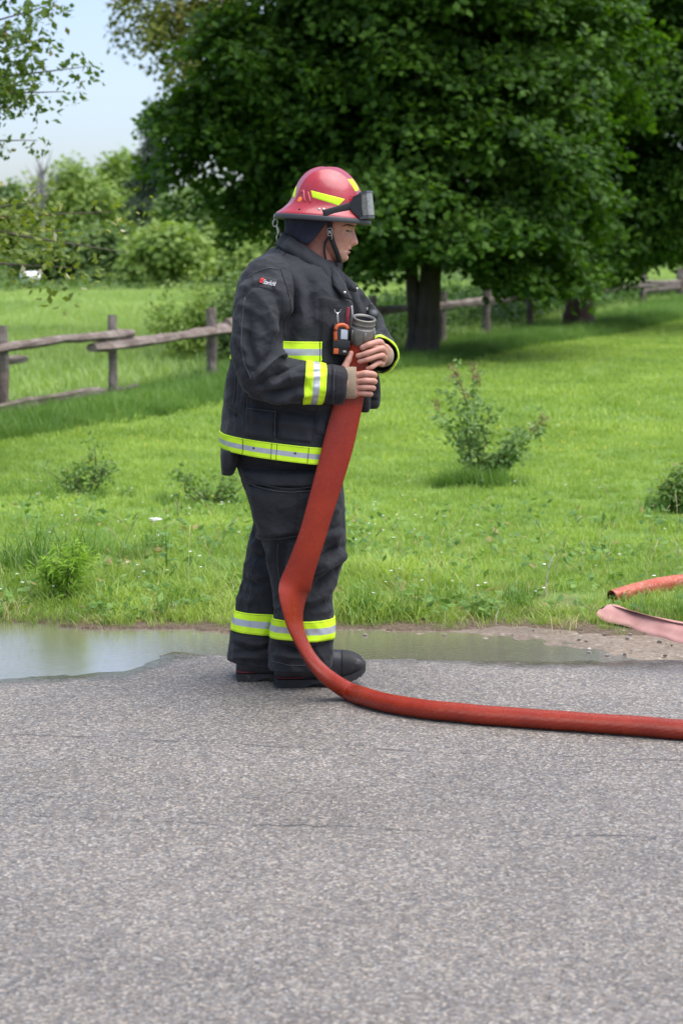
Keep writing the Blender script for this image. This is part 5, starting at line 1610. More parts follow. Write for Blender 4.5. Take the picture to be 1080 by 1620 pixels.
# sleeve patch with its lettering
PC4 = [(413, 436), (440, 443), (433, 462), (406, 454)]
V, F = sl_r.panel(PC4, 0.004, 10, 14, edge=0.002); pat = obj('patch', mesh('patch', V, F, M['black']), slr)
pt, pth = sl_r.quad(PC4, 2, 2)


def on_patch(a, b, off):
    """a down 0..1, b across 0..1."""
    t = (pt[0] * (1 - b) + pt[1] * b) * (1 - a) + (pt[2] * (1 - b) + pt[3] * b) * a
    h = (pth[0] * (1 - b) + pth[1] * b) * (1 - a) + (pth[2] * (1 - b) + pth[3] * b) * a
    return sl_r.at(t, h, off)


def text_mesh(body, size=1.0):
    cu = bpy.data.curves.new('lettering', 'FONT'); cu.body = body; cu.size = size; cu.resolution_u = 3
    o = bpy.data.objects.new('lettering', cu); COL.objects.link(o)
    bpy.context.view_layer.update()
    dg = bpy.context.evaluated_depsgraph_get()
    me = bpy.data.meshes.new_from_object(o.evaluated_get(dg))
    v = np.array([p.co[:] for p in me.vertices]); f = [list(p.vertices) for p in me.polygons]
    bpy.data.objects.remove(o); bpy.data.curves.remove(cu); bpy.data.meshes.remove(me)
    return v, f


tv, tf = text_mesh('Starfield')
tw = tv[:, 0].max() - tv[:, 0].min(); thh = tv[:, 1].max() - tv[:, 1].min()
b_ = 0.31 + (tv[:, 0] - tv[:, 0].min()) / tw * 0.60
a_ = 0.66 - (tv[:, 1] - tv[:, 1].min()) / thh * 0.36
obj('lettering', mesh('lettering', on_patch(a_, b_, 0.0066), tf, M['patch_white'], False), slr)
a_ = np.array((0.25, 0.25, 0.62, 0.62, 0.36, 0.36, 0.51, 0.51)); b_ = np.array((0.09, 0.27, 0.27, 0.09, 0.145, 0.215, 0.215, 0.145))
obj('emblem', mesh('emblem', on_patch(a_, b_, 0.0066), [(0, 1, 5, 4), (1, 2, 6, 5), (2, 3, 7, 6), (3, 0, 4, 7)], M['patch_red'], False), slr)

# ------------------------------------------------------------------ trousers
ps = [([(548, 862), (515, 878), (490, 888)], -0.014, 7), ([(546, 882), (512, 902), (494, 912)], 0.009, 7), ([(540, 903), (508, 922), (488, 938)], -0.013, 7), ([(532, 930), (505, 946), (480, 956)], 0.008, 6), ([(530, 952), (500, 962)], -0.007, 5), ([(440, 842), (424, 890), (432, 945)], 0.007, 9),
      ([(452, 870), (440, 915), (446, 960)], -0.009, 8), ([(545, 830), (520, 842)], -0.007, 6), ([(540, 800), (515, 815), (500, 840)], 0.006, 8), ([(385, 752), (400, 800), (410, 840)], -0.007, 6), ([(400, 735), (450, 748), (500, 742)], -0.008, 8), ([(430, 1020), (470, 1030), (520, 1018)], -0.008, 6), ([(436, 1036), (480, 1042)], 0.006, 5), ([(470, 860), (500, 868)], 0.008, 7), ([(428, 965), (440, 972)], -0.006, 5)]
leg_n = Loft([ring_px(372, 540, 690, 0.17, 0.01, 2.4), ring_px(376, 538, 735, 0.165, -0.01, 2.4), ring_px(386, 541, 770, 0.14, -0.04, 2.3), ring_px(398, 546, 808, 0.115, -0.06, 2.2), ring_px(412, 546, 850, 0.108, -0.07, 2.2), ring_px(424, 544, 890, 0.102, -0.075, 2.2), ring_px(430, 531, 925, 0.098, -0.075, 2.2),
              ring_px(431, 526, 965, 0.094, -0.07, 2.2), ring_px(428, 527, 1000, 0.094, -0.06, 2.3, 2), ring_px(425, 526, 1030, 0.096, -0.05, 2.4, 2), ring_px(424, 525, 1054, 0.098, -0.045, 2.5, -4)], ps, [(0.005, 20), (0.0036, 38), (0.0013, 90)], 25)
fs = [([(388, 868), (410, 880), (430, 882)], -0.009, 6), ([(384, 890), (408, 902)], 0.007, 6), ([(380, 915), (405, 925), (425, 922)], -0.008, 6), ([(376, 945), (400, 955)], 0.006, 6), ([(405, 830), (392, 860)], -0.008, 6), ([(365, 1018), (400, 1030), (430, 1026)], -0.006, 5), ([(372, 1040), (410, 1040)], 0.005, 5)]
leg_f = Loft([ring_px(378, 530, 700, 0.15, 0.05, 2.4), ring_px(384, 515, 760, 0.13, 0.08, 2.3), ring_px(402, 505, 815, 0.11, 0.10, 2.2), ring_px(393, 490, 860, 0.105, 0.105, 2.2), ring_px(384, 476, 905, 0.1, 0.105, 2.2), ring_px(376, 462, 945, 0.095, 0.105, 2.2), ring_px(368, 452, 985, 0.094, 0.10, 2.3, 6), ring_px(363, 446, 1020, 0.096, 0.095, 2.4, 8), ring_px(361, 444, 1046, 0.097, 0.095, 2.5, 12)], fs, [(0.005, 20), (0.0036, 38), (0.0013, 90)], 26)
bag = Bag(); bag.add(*leg_n.grid(190, 120)); bag.add(*leg_f.grid(150, 100))
pants = bag.build('trousers', M['pants'], person)
tag(pants, 'dusty charcoal turnout trousers with knee folds')
band_obj('reflective_band', leg_n, leg_n.find(478, 983)[0], leg_n.find(478, 1014)[0], pants, nth=120)
band_obj('reflective_band', leg_f, leg_f.find(400, 971)[0], leg_f.find(400, 1004)[0], pants, nth=120)
V, F = leg_n.panel([(396, 762), (506, 772), (498, 846), (416, 852)], 0.022, 20, 20, edge=0.004); obj('cargo_pocket', mesh('cargo_pocket', V, F, M['pants']), pants)
V, F = leg_n.panel([(388, 742), (512, 744), (505, 772), (394, 764)], 0.027, 10, 20, edge=0.006); obj('pocket_flap', mesh('pocket_flap', V, F, M['pants']), pants)

M['stitch'] = simple('grey_stitching', (0.075, 0.08, 0.085), 0.9)


def seam_line(lf, pts, parent, off, r=0.0016, mat=None, name='seam', n=22):
    w = []
    for (uu, vv) in catmull(np.array(pts, float), n):
        q = lf.find(uu, vv); w.append(lf.at([q[0]], [q[1]], off)[0])
    w = np.array(w); w[1:-1] = (w[:-2] + 2 * w[1:-1] + w[2:]) / 4
    V, F = tube(w, r, 5); return obj(name, mesh(name, V, F, mat or M['stitch']), parent)


seam_line(leg_n, [(394, 752), (420, 764), (455, 772), (490, 770), (508, 766)], pants, 0.029, 0.0026, M['coat_dark'])
seam_line(leg_n, [(393, 758), (420, 769.5), (455, 777), (490, 775)], pants, 0.026, 0.0012)
seam_line(leg_n, [(399, 772), (404, 800), (414, 842), (422, 849)], pants, 0.022, 0.0013)
seam_line(leg_n, [(418, 849), (445, 851), (474, 847)], pants, 0.021, 0.0022, M['coat_dark'])
seam_line(leg_n, [(471, 778), (470, 812), (466, 842)], pants, 0.023, 0.0018, M['coat_dark'])
seam_line(leg_n, [(440, 860), (436, 900), (441, 940), (440, 976)], pants, 0.001, 0.0013)
seam_line(leg_f, [(404, 880), (396, 930), (390, 966)], pants, 0.001, 0.0013)
seam_line(leg_n, [(428, 1046), (470, 1053), (522, 1046)], pants, 0.001, 0.0013)
seam_line(coat_l, [(391, 600), (386, 640), (382, 676)], coat, 0.001, 0.0014)
seam_line(coat_l, [(375, 590), (371, 630), (368, 668)], coat, 0.001, 0.0014)
seam_line(coat_l, [(436, 650), (434, 690)], coat, 0.0125, 0.0013)
seam_line(coat_l, [(393, 646), (436, 651)], coat, 0.013, 0.0013)
seam_line(coat_l, [(505, 470), (505, 525), (505, 576)], coat, 0.004, 0.0016, M['coat_dark'])
seam_line(sl_r, [(444, 424), (452, 455), (456, 495), (452, 535)], slr, 0.001, 0.002, M['coat_dark'])
seam_line(sl_r, [(390, 440), (404, 430), (424, 424), (442, 426)], slr, 0.001, 0.0014)
seam_line(sl_r, [(388, 470), (384, 520), (386, 565), (398, 600)], slr, 0.001, 0.0013)
seam_line(sl_r, [(529, 584), (528, 606), (526, 634)], slr, 0.004, 0.0012)

# ------------------------------------------------------------------ boots
def boot(secs, dy, half, lab, far=False):
    """secs: (u, top v, bottom v) from heel to toe."""
    rings = []
    wid = np.interp(np.linspace(0, 1, len(secs)), [0, 0.12, 0.35, 0.7, 0.9, 1], [0.6, 0.82, 0.78, 1.0, 0.85, 0.45])
    for (uu, vt, vb), w in zip(secs, wid):
        a = Q(uu, vt, dy); b = Q(uu, vb - 4, dy)
        rings.append(((a + b) / 2, np.array((0, 0, (a - b)[2] / 2)), np.array((0, half * w, 0)), 2.5))
    o = obj('boot', mesh('boot', *Loft(rings, [], [(0.0015, 50)], 8).grid(60, 40), M['boot']), person)
    tag(o, lab)
    # treaded sole: outline extruded, cut by grooves
    bag = Bag()
    n = 26
    s = np.linspace(0, 1, n); uu = np.interp(s, np.linspace(0, 1, len(secs)), [q[0] for q in secs]); vb = np.interp(s, np.linspace(0, 1, len(secs)), [q[2] for q in secs]); ww = np.interp(s, np.linspace(0, 1, len(secs)), wid) * half * 1.08
    V = []
    for i in range(n):
        lug = 0.004 if (i % 2) else 0.0
        top = Q(uu[i], vb[i] - 12, dy); bt = Q(uu[i], vb[i], dy); bt[2] += lug + (0.012 if 0.38 < s[i] < 0.5 else 0)
        for (yy_, zz_) in ((-1, 1), (-1.05, 0), (1.05, 0), (1, 1)):
            p = (top if zz_ else bt).copy(); p[1] += yy_ * ww[i]; V.append(p)
    F = grid_faces(n, 4) + [(0, 1, 2, 3), tuple((n - 1) * 4 + j for j in (3, 2, 1, 0))]
    obj('sole', mesh('sole', V, F, M['sole'], False), o)
    # toe cap and welt
    capv, capf = Loft([(r[0], r[1] * 1.025, r[2] * 1.03, r[3]) for r in rings[-4:]], [], [(0.0008, 60)], 8).grid(24, 40)
    obj('toe_cap', mesh('toe_cap', capv, capf, M['sole']), o)
    # red stitching welt on the side
    for (f0, f1, mat) in ((0.06, 0.34, M['red_web']),):
        ss = np.linspace(f0, f1, 8)
        w = [Q(np.interp(q, s, uu), np.interp(q, s, vb) - 15, dy) - np.array((0, np.interp(q, s, ww) * 0.99, 0)) for q in ss]
        V, F = tube(np.array(w), 0.0016, 5); obj('piping', mesh('piping', V, F, mat), o)
    return o


boot([(434, 1046, 1078), (440, 1032, 1083.5), (460, 1022, 1083.5), (490, 1022, 1083), (515, 1027, 1082), (540, 1029, 1079), (558, 1032, 1073), (571, 1039, 1066), (578, 1050, 1060)], -0.035, 0.052, 'leading right boot with its toe lifted')
boot([(374, 1048, 1069), (378, 1036, 1074.5), (395, 1028, 1074.5), (420, 1028, 1074.5), (445, 1032, 1074.5), (468, 1040, 1074), (484, 1048, 1072), (494, 1056, 1068)], 0.06, 0.05, 'trailing left boot flat on the road')

# ------------------------------------------------------------------ helmet
def dome_fn(t, th, p, nn):
    y = p[:, 1] - Y0
    top = sstep(0.93, 0.6, t)
    return 0.0042 * np.exp(-(y / 0.011) ** 2) * top + 0.0025 * np.exp(-((np.abs(y) - 0.058) / 0.008) ** 2) * top


def rim_ring(ub, uf, vb, vf, hd, dz=0.0):
    a = Q(ub, vb); b = Q(uf, vf)
    return ((a + b) / 2 + (0, 0, dz), (b - a) / 2, np.array((0, hd, 0)), 2.0)


helm = Loft([rim_ring(511, 520, 265, 265.5, 0.01), rim_ring(499, 534, 267, 267, 0.042), rim_ring(487, 547, 273, 274, 0.07), rim_ring(477, 558, 283, 285, 0.093), rim_ring(470, 566, 295, 297, 0.108), rim_ring(465.5, 570.5, 306, 308, 0.116), rim_ring(462, 573, 315, 318, 0.121),
             rim_ring(457, 574, 322, 327, 0.125), rim_ring(448, 577, 329, 336, 0.133), rim_ring(438, 583, 335, 345, 0.145), rim_ring(436, 585, 338, 349, 0.148)], fn=dome_fn)
V, F = helm.grid(130, 140, cap=(True, False))
hel = obj('helmet', mesh('helmet', V, F, M['red_shell']), person); tag(hel, 'scuffed red fire helmet with wide brim')
ri = Loft([rim_ring(436, 585, 337.5, 348.5, 0.148), rim_ring(434.5, 586.5, 338.5, 350, 0.151), rim_ring(434, 587, 343, 354.5, 0.152), rim_ring(436.5, 584, 345.5, 356.5, 0.148), rim_ring(448, 575, 341, 350, 0.135), rim_ring(460, 566, 338, 346, 0.12), rim_ring(480, 550, 334, 340, 0.09)])
V, F = ri.grid(50, 120, cap=(False, True)); obj('brim_edge', mesh('brim_edge', V, F, M['rim']), hel)
for cs in ([(492, 301), (545, 315), (535, 325), (494, 312)], [(549, 284), (556, 283), (567, 300), (561, 303)], [(466, 294), (469.5, 295), (466.5, 312), (463, 311)]):
    V, F = helm.panel(cs, 0.0016, 8, 12, edge=0.0004); obj('reflective_strip', mesh('reflective_strip', V, F, M['lime']), hel)


def stud(lf, uu, vv, r, h, mat, nm, parent):
    q = lf.find(uu, vv); c = lf.at([q[0]], [q[1]], 0.0)[0]; nn = lf.norm(np.array([q[0]]), np.array([q[1]]))[0]
    V, F = tube(np.array((c - nn * 0.003, c + nn * h * 0.7, c + nn * h)), (r, r, r * 0.7), 14); return obj(nm, mesh(nm, V, F, mat), parent)


stud(helm, 474, 316, 0.011, 0.0022, M['orange_dot'], 'sticker', hel)
stud(helm, 476, 303, 0.008, 0.0012, M['red_shell'], 'boss', hel)
stud(helm, 474, 331, 0.0042, 0.003, M['plastic'], 'rivet', hel)
for uu in (505, 512): stud(helm, uu, 331, 0.0042, 0.003, M['metal'], 'rivet', hel)
# raised ribs at the back of the shell
for (a, b) in (((480, 300), (482, 320)), ((487, 303), (491, 321))):
    w = []
    for s in np.linspace(0, 1, 8):
        q = helm.find(a[0] + (b[0] - a[0]) * s, a[1] + (b[1] - a[1]) * s); w.append(helm.at([q[0]], [q[1]], 0.0005)[0])
    V, F = tube(np.array(w), (0.002, 0.004, 0.0042, 0.0042, 0.0042, 0.004, 0.003, 0.0015), 8); obj('rib', mesh('rib', V, F, M['red_shell']), hel)

# goggles
gog = empty('goggles_pivot', (0, 0, 0)) if False else None
def extr(prof, ys, name, mat, parent, bulge=0.0):
    """Side profile (u, v) swept across the head through depths ys; sides set back by bulge."""
    k = len(prof); V = []
    mid = np.mean(prof, 0)
    for y in ys:
        back = bulge * (y / max(abs(ys[0]), 1e-6)) ** 2
        for (uu, vv) in prof:
            V.append(Q(uu - back / PXM, vv, y))
    n = len(ys)
    F = grid_faces(n, k) + [tuple(range(k))[::-1], tuple((n - 1) * k + j for j in range(k))]
    return obj(name, mesh(name, V, F, mat, False), parent)


ysg = list(np.linspace(-0.098, 0.098, 15))
gg = extr([(566, 312), (578, 306), (585, 305), (590, 343), (584, 346), (572, 344), (563, 335)], ysg, 'goggles', M['plastic'], hel, 0.02)
tag(gg, 'dusty goggles pushed up on the helmet front')
extr([(579.5, 308), (589, 304), (592.5, 340), (583.5, 341)], list(np.linspace(-0.1005, 0.1005, 15)), 'goggle_lens', M['lens'], hel, 0.022)
extr([(576, 305), (589, 301.5), (590, 304.5), (577, 308)], list(np.linspace(-0.103, 0.103, 15)), 'goggle_frame', M['rim'], hel, 0.022)
extr([(577, 342.5), (592.5, 341), (592.5, 345.5), (579, 347)], list(np.linspace(-0.103, 0.103, 15)), 'goggle_frame', M['rim'], hel, 0.022)
extr([(553, 320), (567, 310), (572, 308), (572, 343), (563, 340), (555, 334)], [-0.105, -0.09, -0.08], 'goggle_side', M['plastic'], hel, 0.0)
w = []; wn = []
for (uu, vv) in catmull(np.array([(511, 339), (522, 336), (538, 331), (556, 325)], float), 12):
    q = helm.find(uu, vv); w.append(helm.at([q[0]], [q[1]], 0.004)[0])
w[-1] = Q(558, 325, -0.098)
V, F = tube(np.array(w), 0.0022, 10, flat=0.0135, up=(0, 0, 1)); obj('goggle_strap', mesh('goggle_strap', V, F, M['black']), hel)

# neck and ear flap under the brim
def flap_surf(s, th, off):
    uu = 507 + 55 * np.cos(th)
    vb = np.interp(uu, [450, 458, 478, 488, 497, 508, 518, 530], [366, 371, 384, 389, 380, 366, 352, 346])
    vv = 338 * (1 - s) + vb * s
    c = np.array([Q(a, b, 0.0) for a, b in zip(uu, vv)])
    hd = 0.118 - 0.012 * s
    c[:, 1] += hd * np.sin(th)
    n = np.stack((np.cos(th), np.sin(th), 0 * th), 1)
    return c + n * (off + 0.004 * np.sin(th * 6) * s)[:, None]


V, F = shell(flap_surf, math.pi * 0.42, math.pi * 1.58, 90, 14, 0.004)
obj('neck_flap', mesh('neck_flap', V, F, M['navy']), hel)

# chin straps
def ribbon(pts, wpx, mat, name, parent, thick=0.0016, n=24):
    c = np.array([Q(*q) for q in pts])
    V, F = tube(catmull(c, n), thick, 8, flat=wpx * PXM / 2, up=(0, 1, 0.0)); 
    # broad side along the image plane
    c2 = catmull(c, n); T = unit(np.gradient(c2, axis=0)); out = []
    for k in range(n):
        nrm = unit(np.array((0.15, -1, 0)) - T[k] * (np.array((0.15, -1, 0)) @ T[k])); s = np.cross(T[k], nrm)
        for (a, b) in ((-1, 0.6), (0, 1), (1, 0.6), (1, -0.6), (0, -1), (-1, -0.6)):
            out.append(c2[k] + s * a * wpx * PXM / 2 + nrm * b * thick)
    F = grid_faces(n, 6) + [tuple(range(6))[::-1], tuple((n - 1) * 6 + j for j in range(6))]
    return obj(name, mesh(name, out, F, mat), parent)


ribbon([(520, 342, -0.095), (521.5, 356, -0.088), (523, 372, -0.083), (528, 388, -0.077), (534, 403, -0.062), (537, 414, -0.045), (538, 422, -0.03), (537, 432, -0.03)], 7.5, M['black'], 'chin_strap', hel)
ribbon([(521, 374, -0.084), (515, 383, -0.08), (513, 396, -0.078), (515, 410, -0.075)], 3.6, M['black'], 'chin_strap', hel)
ribbon([(537, 416, -0.05), (535, 428, -0.06), (537, 440, -0.08), (541, 448, -0.09)], 11, M['black'], 'chin_strap', hel)
bag = Bag()
bag.add(*tube(np.array((Q(517.5, 362, -0.092), Q(524, 361, -0.09), Q(525.5, 371, -0.086), Q(519.5, 372.5, -0.088), Q(517.5, 362, -0.092))), 0.0016, 8, n=24))
bag.add(*box(Q(521.5, 367, -0.0905), 0.008, 0.003, 0.011, bev=0.001))
bag.add(*tube(np.array((Q(522.5, 366, -0.093), Q(525, 374, -0.088), Q(524, 379, -0.085))), 0.0018, 8, n=8))
bag.build('buckle', M['metal'], hel)

# snap hook hanging from the back of the brim
bag = Bag()


def ring3(c, ru, rv, wire, rot=0.0, dyv=0.0):
    th = np.linspace(0, 2 * math.pi, 25)
    pts = np.array([Q(c[0] + ru * math.cos(a) * math.cos(rot) - rv * math.sin(a) * math.sin(rot), c[1] + ru * math.cos(a) * math.sin(rot) + rv * math.sin(a) * math.cos(rot), c[2] + dyv * math.cos(a)) for a in th])
    return tube(pts, wire, 8, up=(0, 1, 0.01))


bag.add(*ring3((435.5, 343, 0.0), 2.2, 4.5, 0.0016))
bag.add(*ring3((435.5, 352.5, 0.0), 3.8, 6, 0.0022, 0.2))
bag.add(*tube(np.array((Q(437.5, 357, 0), Q(440, 362, 0), Q(441, 371, 0))), (0.004, 0.0055, 0.005), 10, n=8, up=(0, 1, 0)))
bag.add(*ring3((441.5, 377, 0.0), 3.8, 7, 0.0024, -0.1))
bag.add(*tube(np.array((Q(444, 368, 0.0), Q(445.5, 374, 0), Q(445, 380, 0))), 0.0018, 8, n=6, up=(0, 1, 0)))
bag.build('snap_hook', M['metal'], hel)
ribbon([(441.5, 383, 0.0), (441, 392, 0.0)], 6, M['black'], 'hook_tab', hel, n=6)
def on_face(pts, off):
    w = []
    for (uu, vv) in catmull(np.array(pts, float), 9):
        q = head.find(uu, vv); w.append(head.at([q[0]], [q[1]], off)[0])
    return np.array(w)


M['hair'] = simple('brown_grey_hair', (0.07, 0.045, 0.03), 0.8)
V, F = tube(on_face([(546.5, 365.6), (550, 365.2), (554, 366.2)], 0.0004), (0.0007, 0.0016, 0.0022, 0.0026, 0.0027, 0.0026, 0.0022, 0.0016, 0.0007), 8); obj('eye', mesh('eye', V, F, M['plastic']), person)
V, F = tube(on_face([(541, 358.5), (548, 355.6), (556, 356.5), (560, 358.5)], 0.0004), (0.0008, 0.0018, 0.0024, 0.0026, 0.0026, 0.0026, 0.0024, 0.0018, 0.001), 8); obj('eyebrow', mesh('eyebrow', V, F, M['hair']), person)

# ------------------------------------------------------------------ hose held by the firefighter
def ground_Y(u, v, z):
    x = (u - 540) / FPX; y = (810 - v) / FPX
    return (z - CAMZ) / (y * CP - SP) * (CP + y * SP)


def hose_mesh(name, rings, mat, nth=96, nt=260, sq=2.0, pinch=None):
    """rings: centre (3), half width m, half thickness m, turn (radians), width reference."""
    r = np.array([np.concatenate((c, [a, b, rot])) for (c, a, b, rot) in rings])
    r = catmull(r, nt)
    c = r[:, :3]; T = unit(np.gradient(c, axis=0))
    th = np.linspace(0, 2 * math.pi, nth + 1)
    V = []
    for i in range(nt):
        w = unit(np.cross(T[i], (0, 1.0, 0.0))); nn = np.cross(w, T[i])
        cr, sr = math.cos(r[i, 5]), math.sin(r[i, 5])
        W = w * cr + nn * sr; K = -w * sr + nn * cr
        e = 2.0 / 2.2
        x = np.sign(np.cos(th)) * np.abs(np.cos(th)) ** e * r[i, 3]; y = np.sign(np.sin(th)) * np.abs(np.sin(th)) ** e * r[i, 4]
        V.append(c[i] + np.outer(x, W) + np.outer(y, K))
    V = np.concatenate(V)
    V = V + vnoise(V, 22, 3)[:, None] * 0.0012 * np.array((1, 1, 0.6))
    F = np.array(grid_faces(nt, nth + 1, wrap=False))
    me = mesh(name, V, F, mat)
    at = me.attributes.new('around', 'FLOAT', 'POINT')
    at.data.foreach_set('value', np.tile(th / (2 * math.pi), nt).astype(np.float32))
    return me


hs = []
for (u, v, dy, a, b, rot) in ((570, 528, -0.158, 15.5, 0.034, 0), (566, 550, -0.162, 17, 0.031, 0), (562, 578, -0.170, 18.5, 0.024, 0), (556, 608, -0.180, 21, 0.018, 0), (549.5, 643, -0.195, 22.5, 0.013, 0.05), (534.5, 705, -0.225, 23.5, 0.010, 0.08), (521, 755, -0.243, 22.5, 0.009, 0.08), (508, 800, -0.255, 21.5, 0.008, 0.08), (493, 850, -0.264, 20.8, 0.008, 0.05), (476.5, 898, -0.268, 22, 0.008, 0.0), (467.5, 924, -0.27, 24.5, 0.009, 0.12),
                              (464, 941, -0.272, 25.5, 0.010, 0.55), (464, 962, -0.274, 23, 0.010, 0.8), (467, 988, -0.273, 19, 0.011, 0.95), (476, 1015, -0.276, 15.5, 0.014, 1.05), (493, 1043, -0.281, 14, 0.020, 1.2), (518, 1070, -0.288, 14, 0.027, 1.4)):
    hs.append((Q(u, v, dy), a * PXM, b, rot))
NQ = len(hs)
for (u, v, b, a) in ((551, 1092.5, 0.034, 0.031), (580, 1103, 0.035, 0.031), (620, 1113, 0.036, 0.031), (700, 1125, 0.036, 0.031), (850, 1137, 0.036, 0.031), (1000, 1148, 0.036, 0.031), (1150, 1158, 0.036, 0.031), (1500, 1172, 0.036, 0.031)):
    zc = a + 0.006
    hs.append((P(u, v, ground_Y(u, v, zc)), a, b, -math.pi / 2 if False else 0.0))
# keep the turn continuous: lower part is nearly round, so let it unwind
for k in range(NQ, len(hs)): hs[k] = (hs[k][0], hs[k][2], hs[k][1], 1.5)
hose = empty('fire_hose', (P(700, 1125, ground_Y(700, 1125, 0.03))[0], ground_Y(700, 1125, 0.03), 0))
tag(hose, 'red fire hose in the firefighter hands, kinked and trailing across the road', 'hose')
obj('hose_line', hose_mesh('hose_line', hs, M['hose'], nt=340), hose)
# coupling
top = Q(576, 502, -0.172); bot = Q(569.5, 541, -0.156)
ax = unit(top - bot); ax = unit(ax + np.array((0, -0.10, 0)))
L = np.linalg.norm(top - bot)
e1 = unit(np.cross(ax, (0, 1, 0))); e2 = np.cross(e1, ax)
if e2[1] > 0: pass


def revolve(prof, c, axis, a, b, m=48):
    V = []
    th = np.arange(m) * 2 * math.pi / m
    for (h, r) in prof: V.append(c + axis * h + np.outer(np.cos(th) * r, a) + np.outer(np.sin(th) * r, b))
    return np.concatenate(V), grid_faces(len(prof), m)


rr = 17.0 * PXM
V, F = revolve([(-0.012, rr * 0.9), (0.0, rr * 1.12), (0.004, rr * 1.17), (L * 0.60, rr * 1.17), (L * 0.63, rr * 1.13), (L * 0.66, rr * 1.02), (L * 0.74, rr * 1.02), (L * 0.76, rr * 1.08), (L * 0.80, rr * 1.08), (L * 0.82, rr * 1.03), (L * 0.92, rr * 1.03), (L * 0.95, rr * 1.08), (L * 1.0, rr * 1.08), (L * 1.02, rr * 1.02), (L * 1.01, rr * 0.88), (L * 0.93, rr * 0.84)], bot, ax, e1, e2)
cp = obj('coupling', mesh('coupling', V, F, M['alu']), hose)
V, F = revolve([(L * 0.96, rr * 0.86), (L * 0.6, rr * 0.84), (L * 0.3, rr * 0.82), (L * 0.3, 0.001)], bot, ax, e1, e2); obj('coupling_bore', mesh('coupling_bore', V, F, M['alu_in']), cp)
for a in np.arange(6) * math.pi / 3 + 0.25:
    d = e1 * math.cos(a) + e2 * math.sin(a)
    V, F = tube(np.array((bot + ax * L * 0.06 + d * rr * 1.17, bot + ax * L * 0.56 + d * rr * 1.19)), (0.0036, 0.0036), 8, n=3); obj('lug', mesh('lug', V, F, M['alu']), cp)

# ------------------------------------------------------------------ gas detector clipped to the coat
q = coat_l.find(530, 537)
c = coat_l.at([q[0]], [q[1]], 0.028)[0]; nn = coat_l.norm(np.array([q[0]]), np.array([q[1]]))[0]; nn[2] = 0
nn = unit(nn * 0.55 + np.array((0.0, -0.7, 0)))
ez = unit(np.array((0.06, -0.04, 1.0))); ex = unit(np.cross(ez, -nn)); ez = np.cross(-nn, ex) * -1 if np.cross(-nn, ex)[2] < 0 else np.cross(-nn, ex)
if ex[0] < 0: ex = -ex
AX = np.array((ex, -nn, ez))          # local x across, y into the coat, z up
det = empty('gas_detector', c - ez * 0.06); tag(det, 'orange and black gas detector with grey screen clipped to the coat chest', 'detector')


def dloc(x, y, z): return c + ex * x - (-nn) * (-y) * 0 + ex * 0 + nn * y + ez * z


V, F = box(dloc(0, 0, 0), 0.058, 0.030, 0.108, AX, 0.008); obj('body', mesh('body', V, F, M['plastic']), det)
bag = Bag()
bag.add(*tube(np.array((dloc(-0.022, 0.016, -0.005), dloc(-0.024, 0.016, 0.03), dloc(-0.016, 0.016, 0.047), dloc(0.006, 0.016, 0.05), dloc(0.022, 0.016, 0.038))), 0.007, 8, n=18, smoothpath=True))
bag.build('orange_bumper', M['orange'], det)
bag = Bag(); bag.add(*box(dloc(-0.019, 0.0165, -0.04), 0.018, 0.006, 0.02, AX, 0.002)); bag.build('orange_bumper', M['orange'], det)
V, F = box(dloc(0.008, 0.0165, 0.018), 0.025, 0.006, 0.034, AX, 0.002); obj('screen', mesh('screen', V, F, M['screen']), det)
V, F = box(dloc(0.0, 0.0175, -0.016), 0.062, 0.006, 0.026, AX, 0.002); obj('strap', mesh('strap', V, F, M['black']), det)
V, F = box(dloc(0.012, 0.0175, -0.041), 0.012, 0.003, 0.006, AX, 0.001); obj('button', mesh('button', V, F, M['metal']), det)
bag = Bag()
h0 = dloc(-0.014, 0.012, 0.055)
bag.add(*tube(np.array((h0, h0 + ez * 0.02 - ex * 0.003, h0 + ez * 0.036 - ex * 0.004)), (0.003, 0.0045, 0.0035), 10, n=8))
cc_ = h0 + ez * 0.047 - ex * 0.004
th = np.linspace(-0.3, math.pi + 0.3, 20)
bag.add(*tube(cc_ + np.outer(np.cos(th) * 0.011, ex) - np.outer(np.sin(th) * 0.011, ez), 0.0018, 8))
bag.build('hook', M['metal'], det)
V, F = box(cc_ + ez * 0.008, 0.024, 0.004, 0.012, AX, 0.001); obj('tab', mesh('tab', V, F, M['black']), det)

# red and grey gear straps between detector and coupling
bag = Bag()
ribbon([(551, 486, -0.15), (549, 505, -0.155), (550, 525, -0.15)], 5, M['red_web'], 'gear_strap', coat)
ribbon([(556, 484, -0.14), (557, 500, -0.145), (555, 516, -0.145)], 2.6, M['metal'], 'gear_strap', coat)
V, F = box(Q(549, 540, -0.15), 0.03, 0.02, 0.03, bev=0.006); obj('gear_clip', mesh('gear_clip', V, F, M['plastic']), coat)

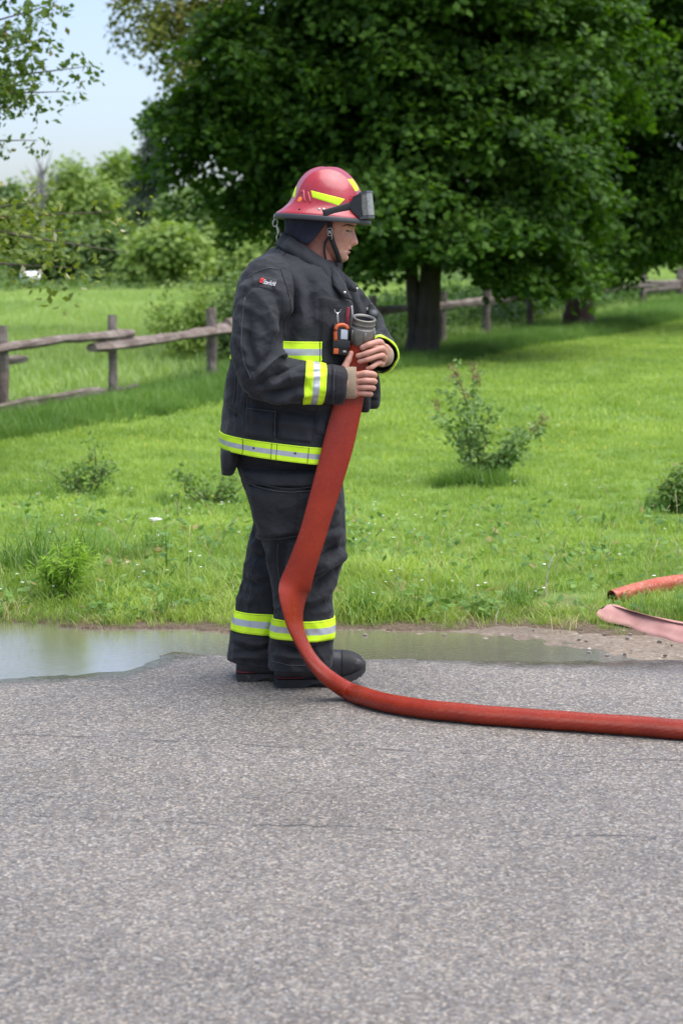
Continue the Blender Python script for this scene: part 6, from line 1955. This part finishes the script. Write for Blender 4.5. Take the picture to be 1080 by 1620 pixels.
# flashlight on the chest behind the coupling
fl_ = empty('flashlight', Q(588, 515, -0.05)); tag(fl_, 'small black flashlight head showing behind the hose coupling', 'flashlight')
a = Q(586, 514, -0.04); b = Q(591, 492, -0.075); ax2 = unit(b - a + np.array((0, -0.02, 0)))
p1 = unit(np.cross(ax2, (0, 1, 0))); p2 = np.cross(p1, ax2)
V, F = revolve([(-0.05, 0.013), (0.02, 0.013), (0.034, 0.019), (0.056, 0.02), (0.06, 0.018)], a, ax2, p1, p2, 24); obj('body', mesh('body', V, F, M['plastic']), fl_)
V, F = revolve([(0.0595, 0.0175), (0.066, 0.0165), (0.071, 0.010), (0.072, 0.0005)], a, ax2, p1, p2, 24); obj('lens', mesh('lens', V, F, M['rim']), fl_)
V, F = tube(np.array((Q(580, 500, -0.06), Q(582, 490, -0.062), Q(588, 480, -0.06))), (0.006, 0.005, 0.004), 8, n=8); obj('clip', mesh('clip', V, F, M['plastic']), fl_)
V, F = box(Q(580.5, 489, -0.068), 0.006, 0.004, 0.01, bev=0.001); obj('clip_plate', mesh('clip_plate', V, F, M['metal']), fl_)

# ------------------------------------------------------------------ two more hoses on the grass at the right edge
def lay(pts, a, b, mat, name, label, lift=0.0, turn=math.pi / 2):
    rings = []
    for (u, v, k, z) in pts:
        rings.append((P(u, v, ground_Y(u, v, z)), a * k, b * (1.0 if k > 0.85 else 1.3), turn))
    me = hose_mesh(name, rings, mat, nt=160, nth=64)
    bm = bmesh.new(); bm.from_mesh(me); bmesh.ops.holes_fill(bm, edges=[e for e in bm.edges if e.is_boundary], sides=0); bm.to_mesh(me); bm.free()
    me.polygons.foreach_set('use_smooth', np.ones(len(me.polygons), bool))
    return tag(obj(name, me), label, 'hose')


lay([(948, 966, 0.55, 0.05), (953, 968, 0.85, 0.047), (968, 971, 1.08, 0.044), (985, 976, 0.98, 0.038), (1000, 981, 0.85, 0.031), (1018, 986, 0.98, 0.028), (1038, 992, 1.05, 0.026), (1060, 999, 0.88, 0.024), (1090, 1007, 1.0, 0.022), (1180, 1024, 1.0, 0.02), (1300, 1040, 1.0, 0.02)], 0.046, 0.005, M['hose_pink'], 'flat_hose', 'flattened faded pink hose lying on the gravel edge at right', turn=0.8)
lay([(967, 945, 0.9, 0.04), (975, 942, 0.8, 0.045), (1000, 935, 0.9, 0.05), (1030, 928, 1.0, 0.05), (1055, 924, 1.05, 0.05), (1085, 921, 1.1, 0.05), (1180, 915, 1.1, 0.05), (1300, 910, 1.1, 0.05)], 0.036, 0.03, M['hose_orange'], 'slack_hose', 'orange red hose lying in the grass at right', turn=0.0)
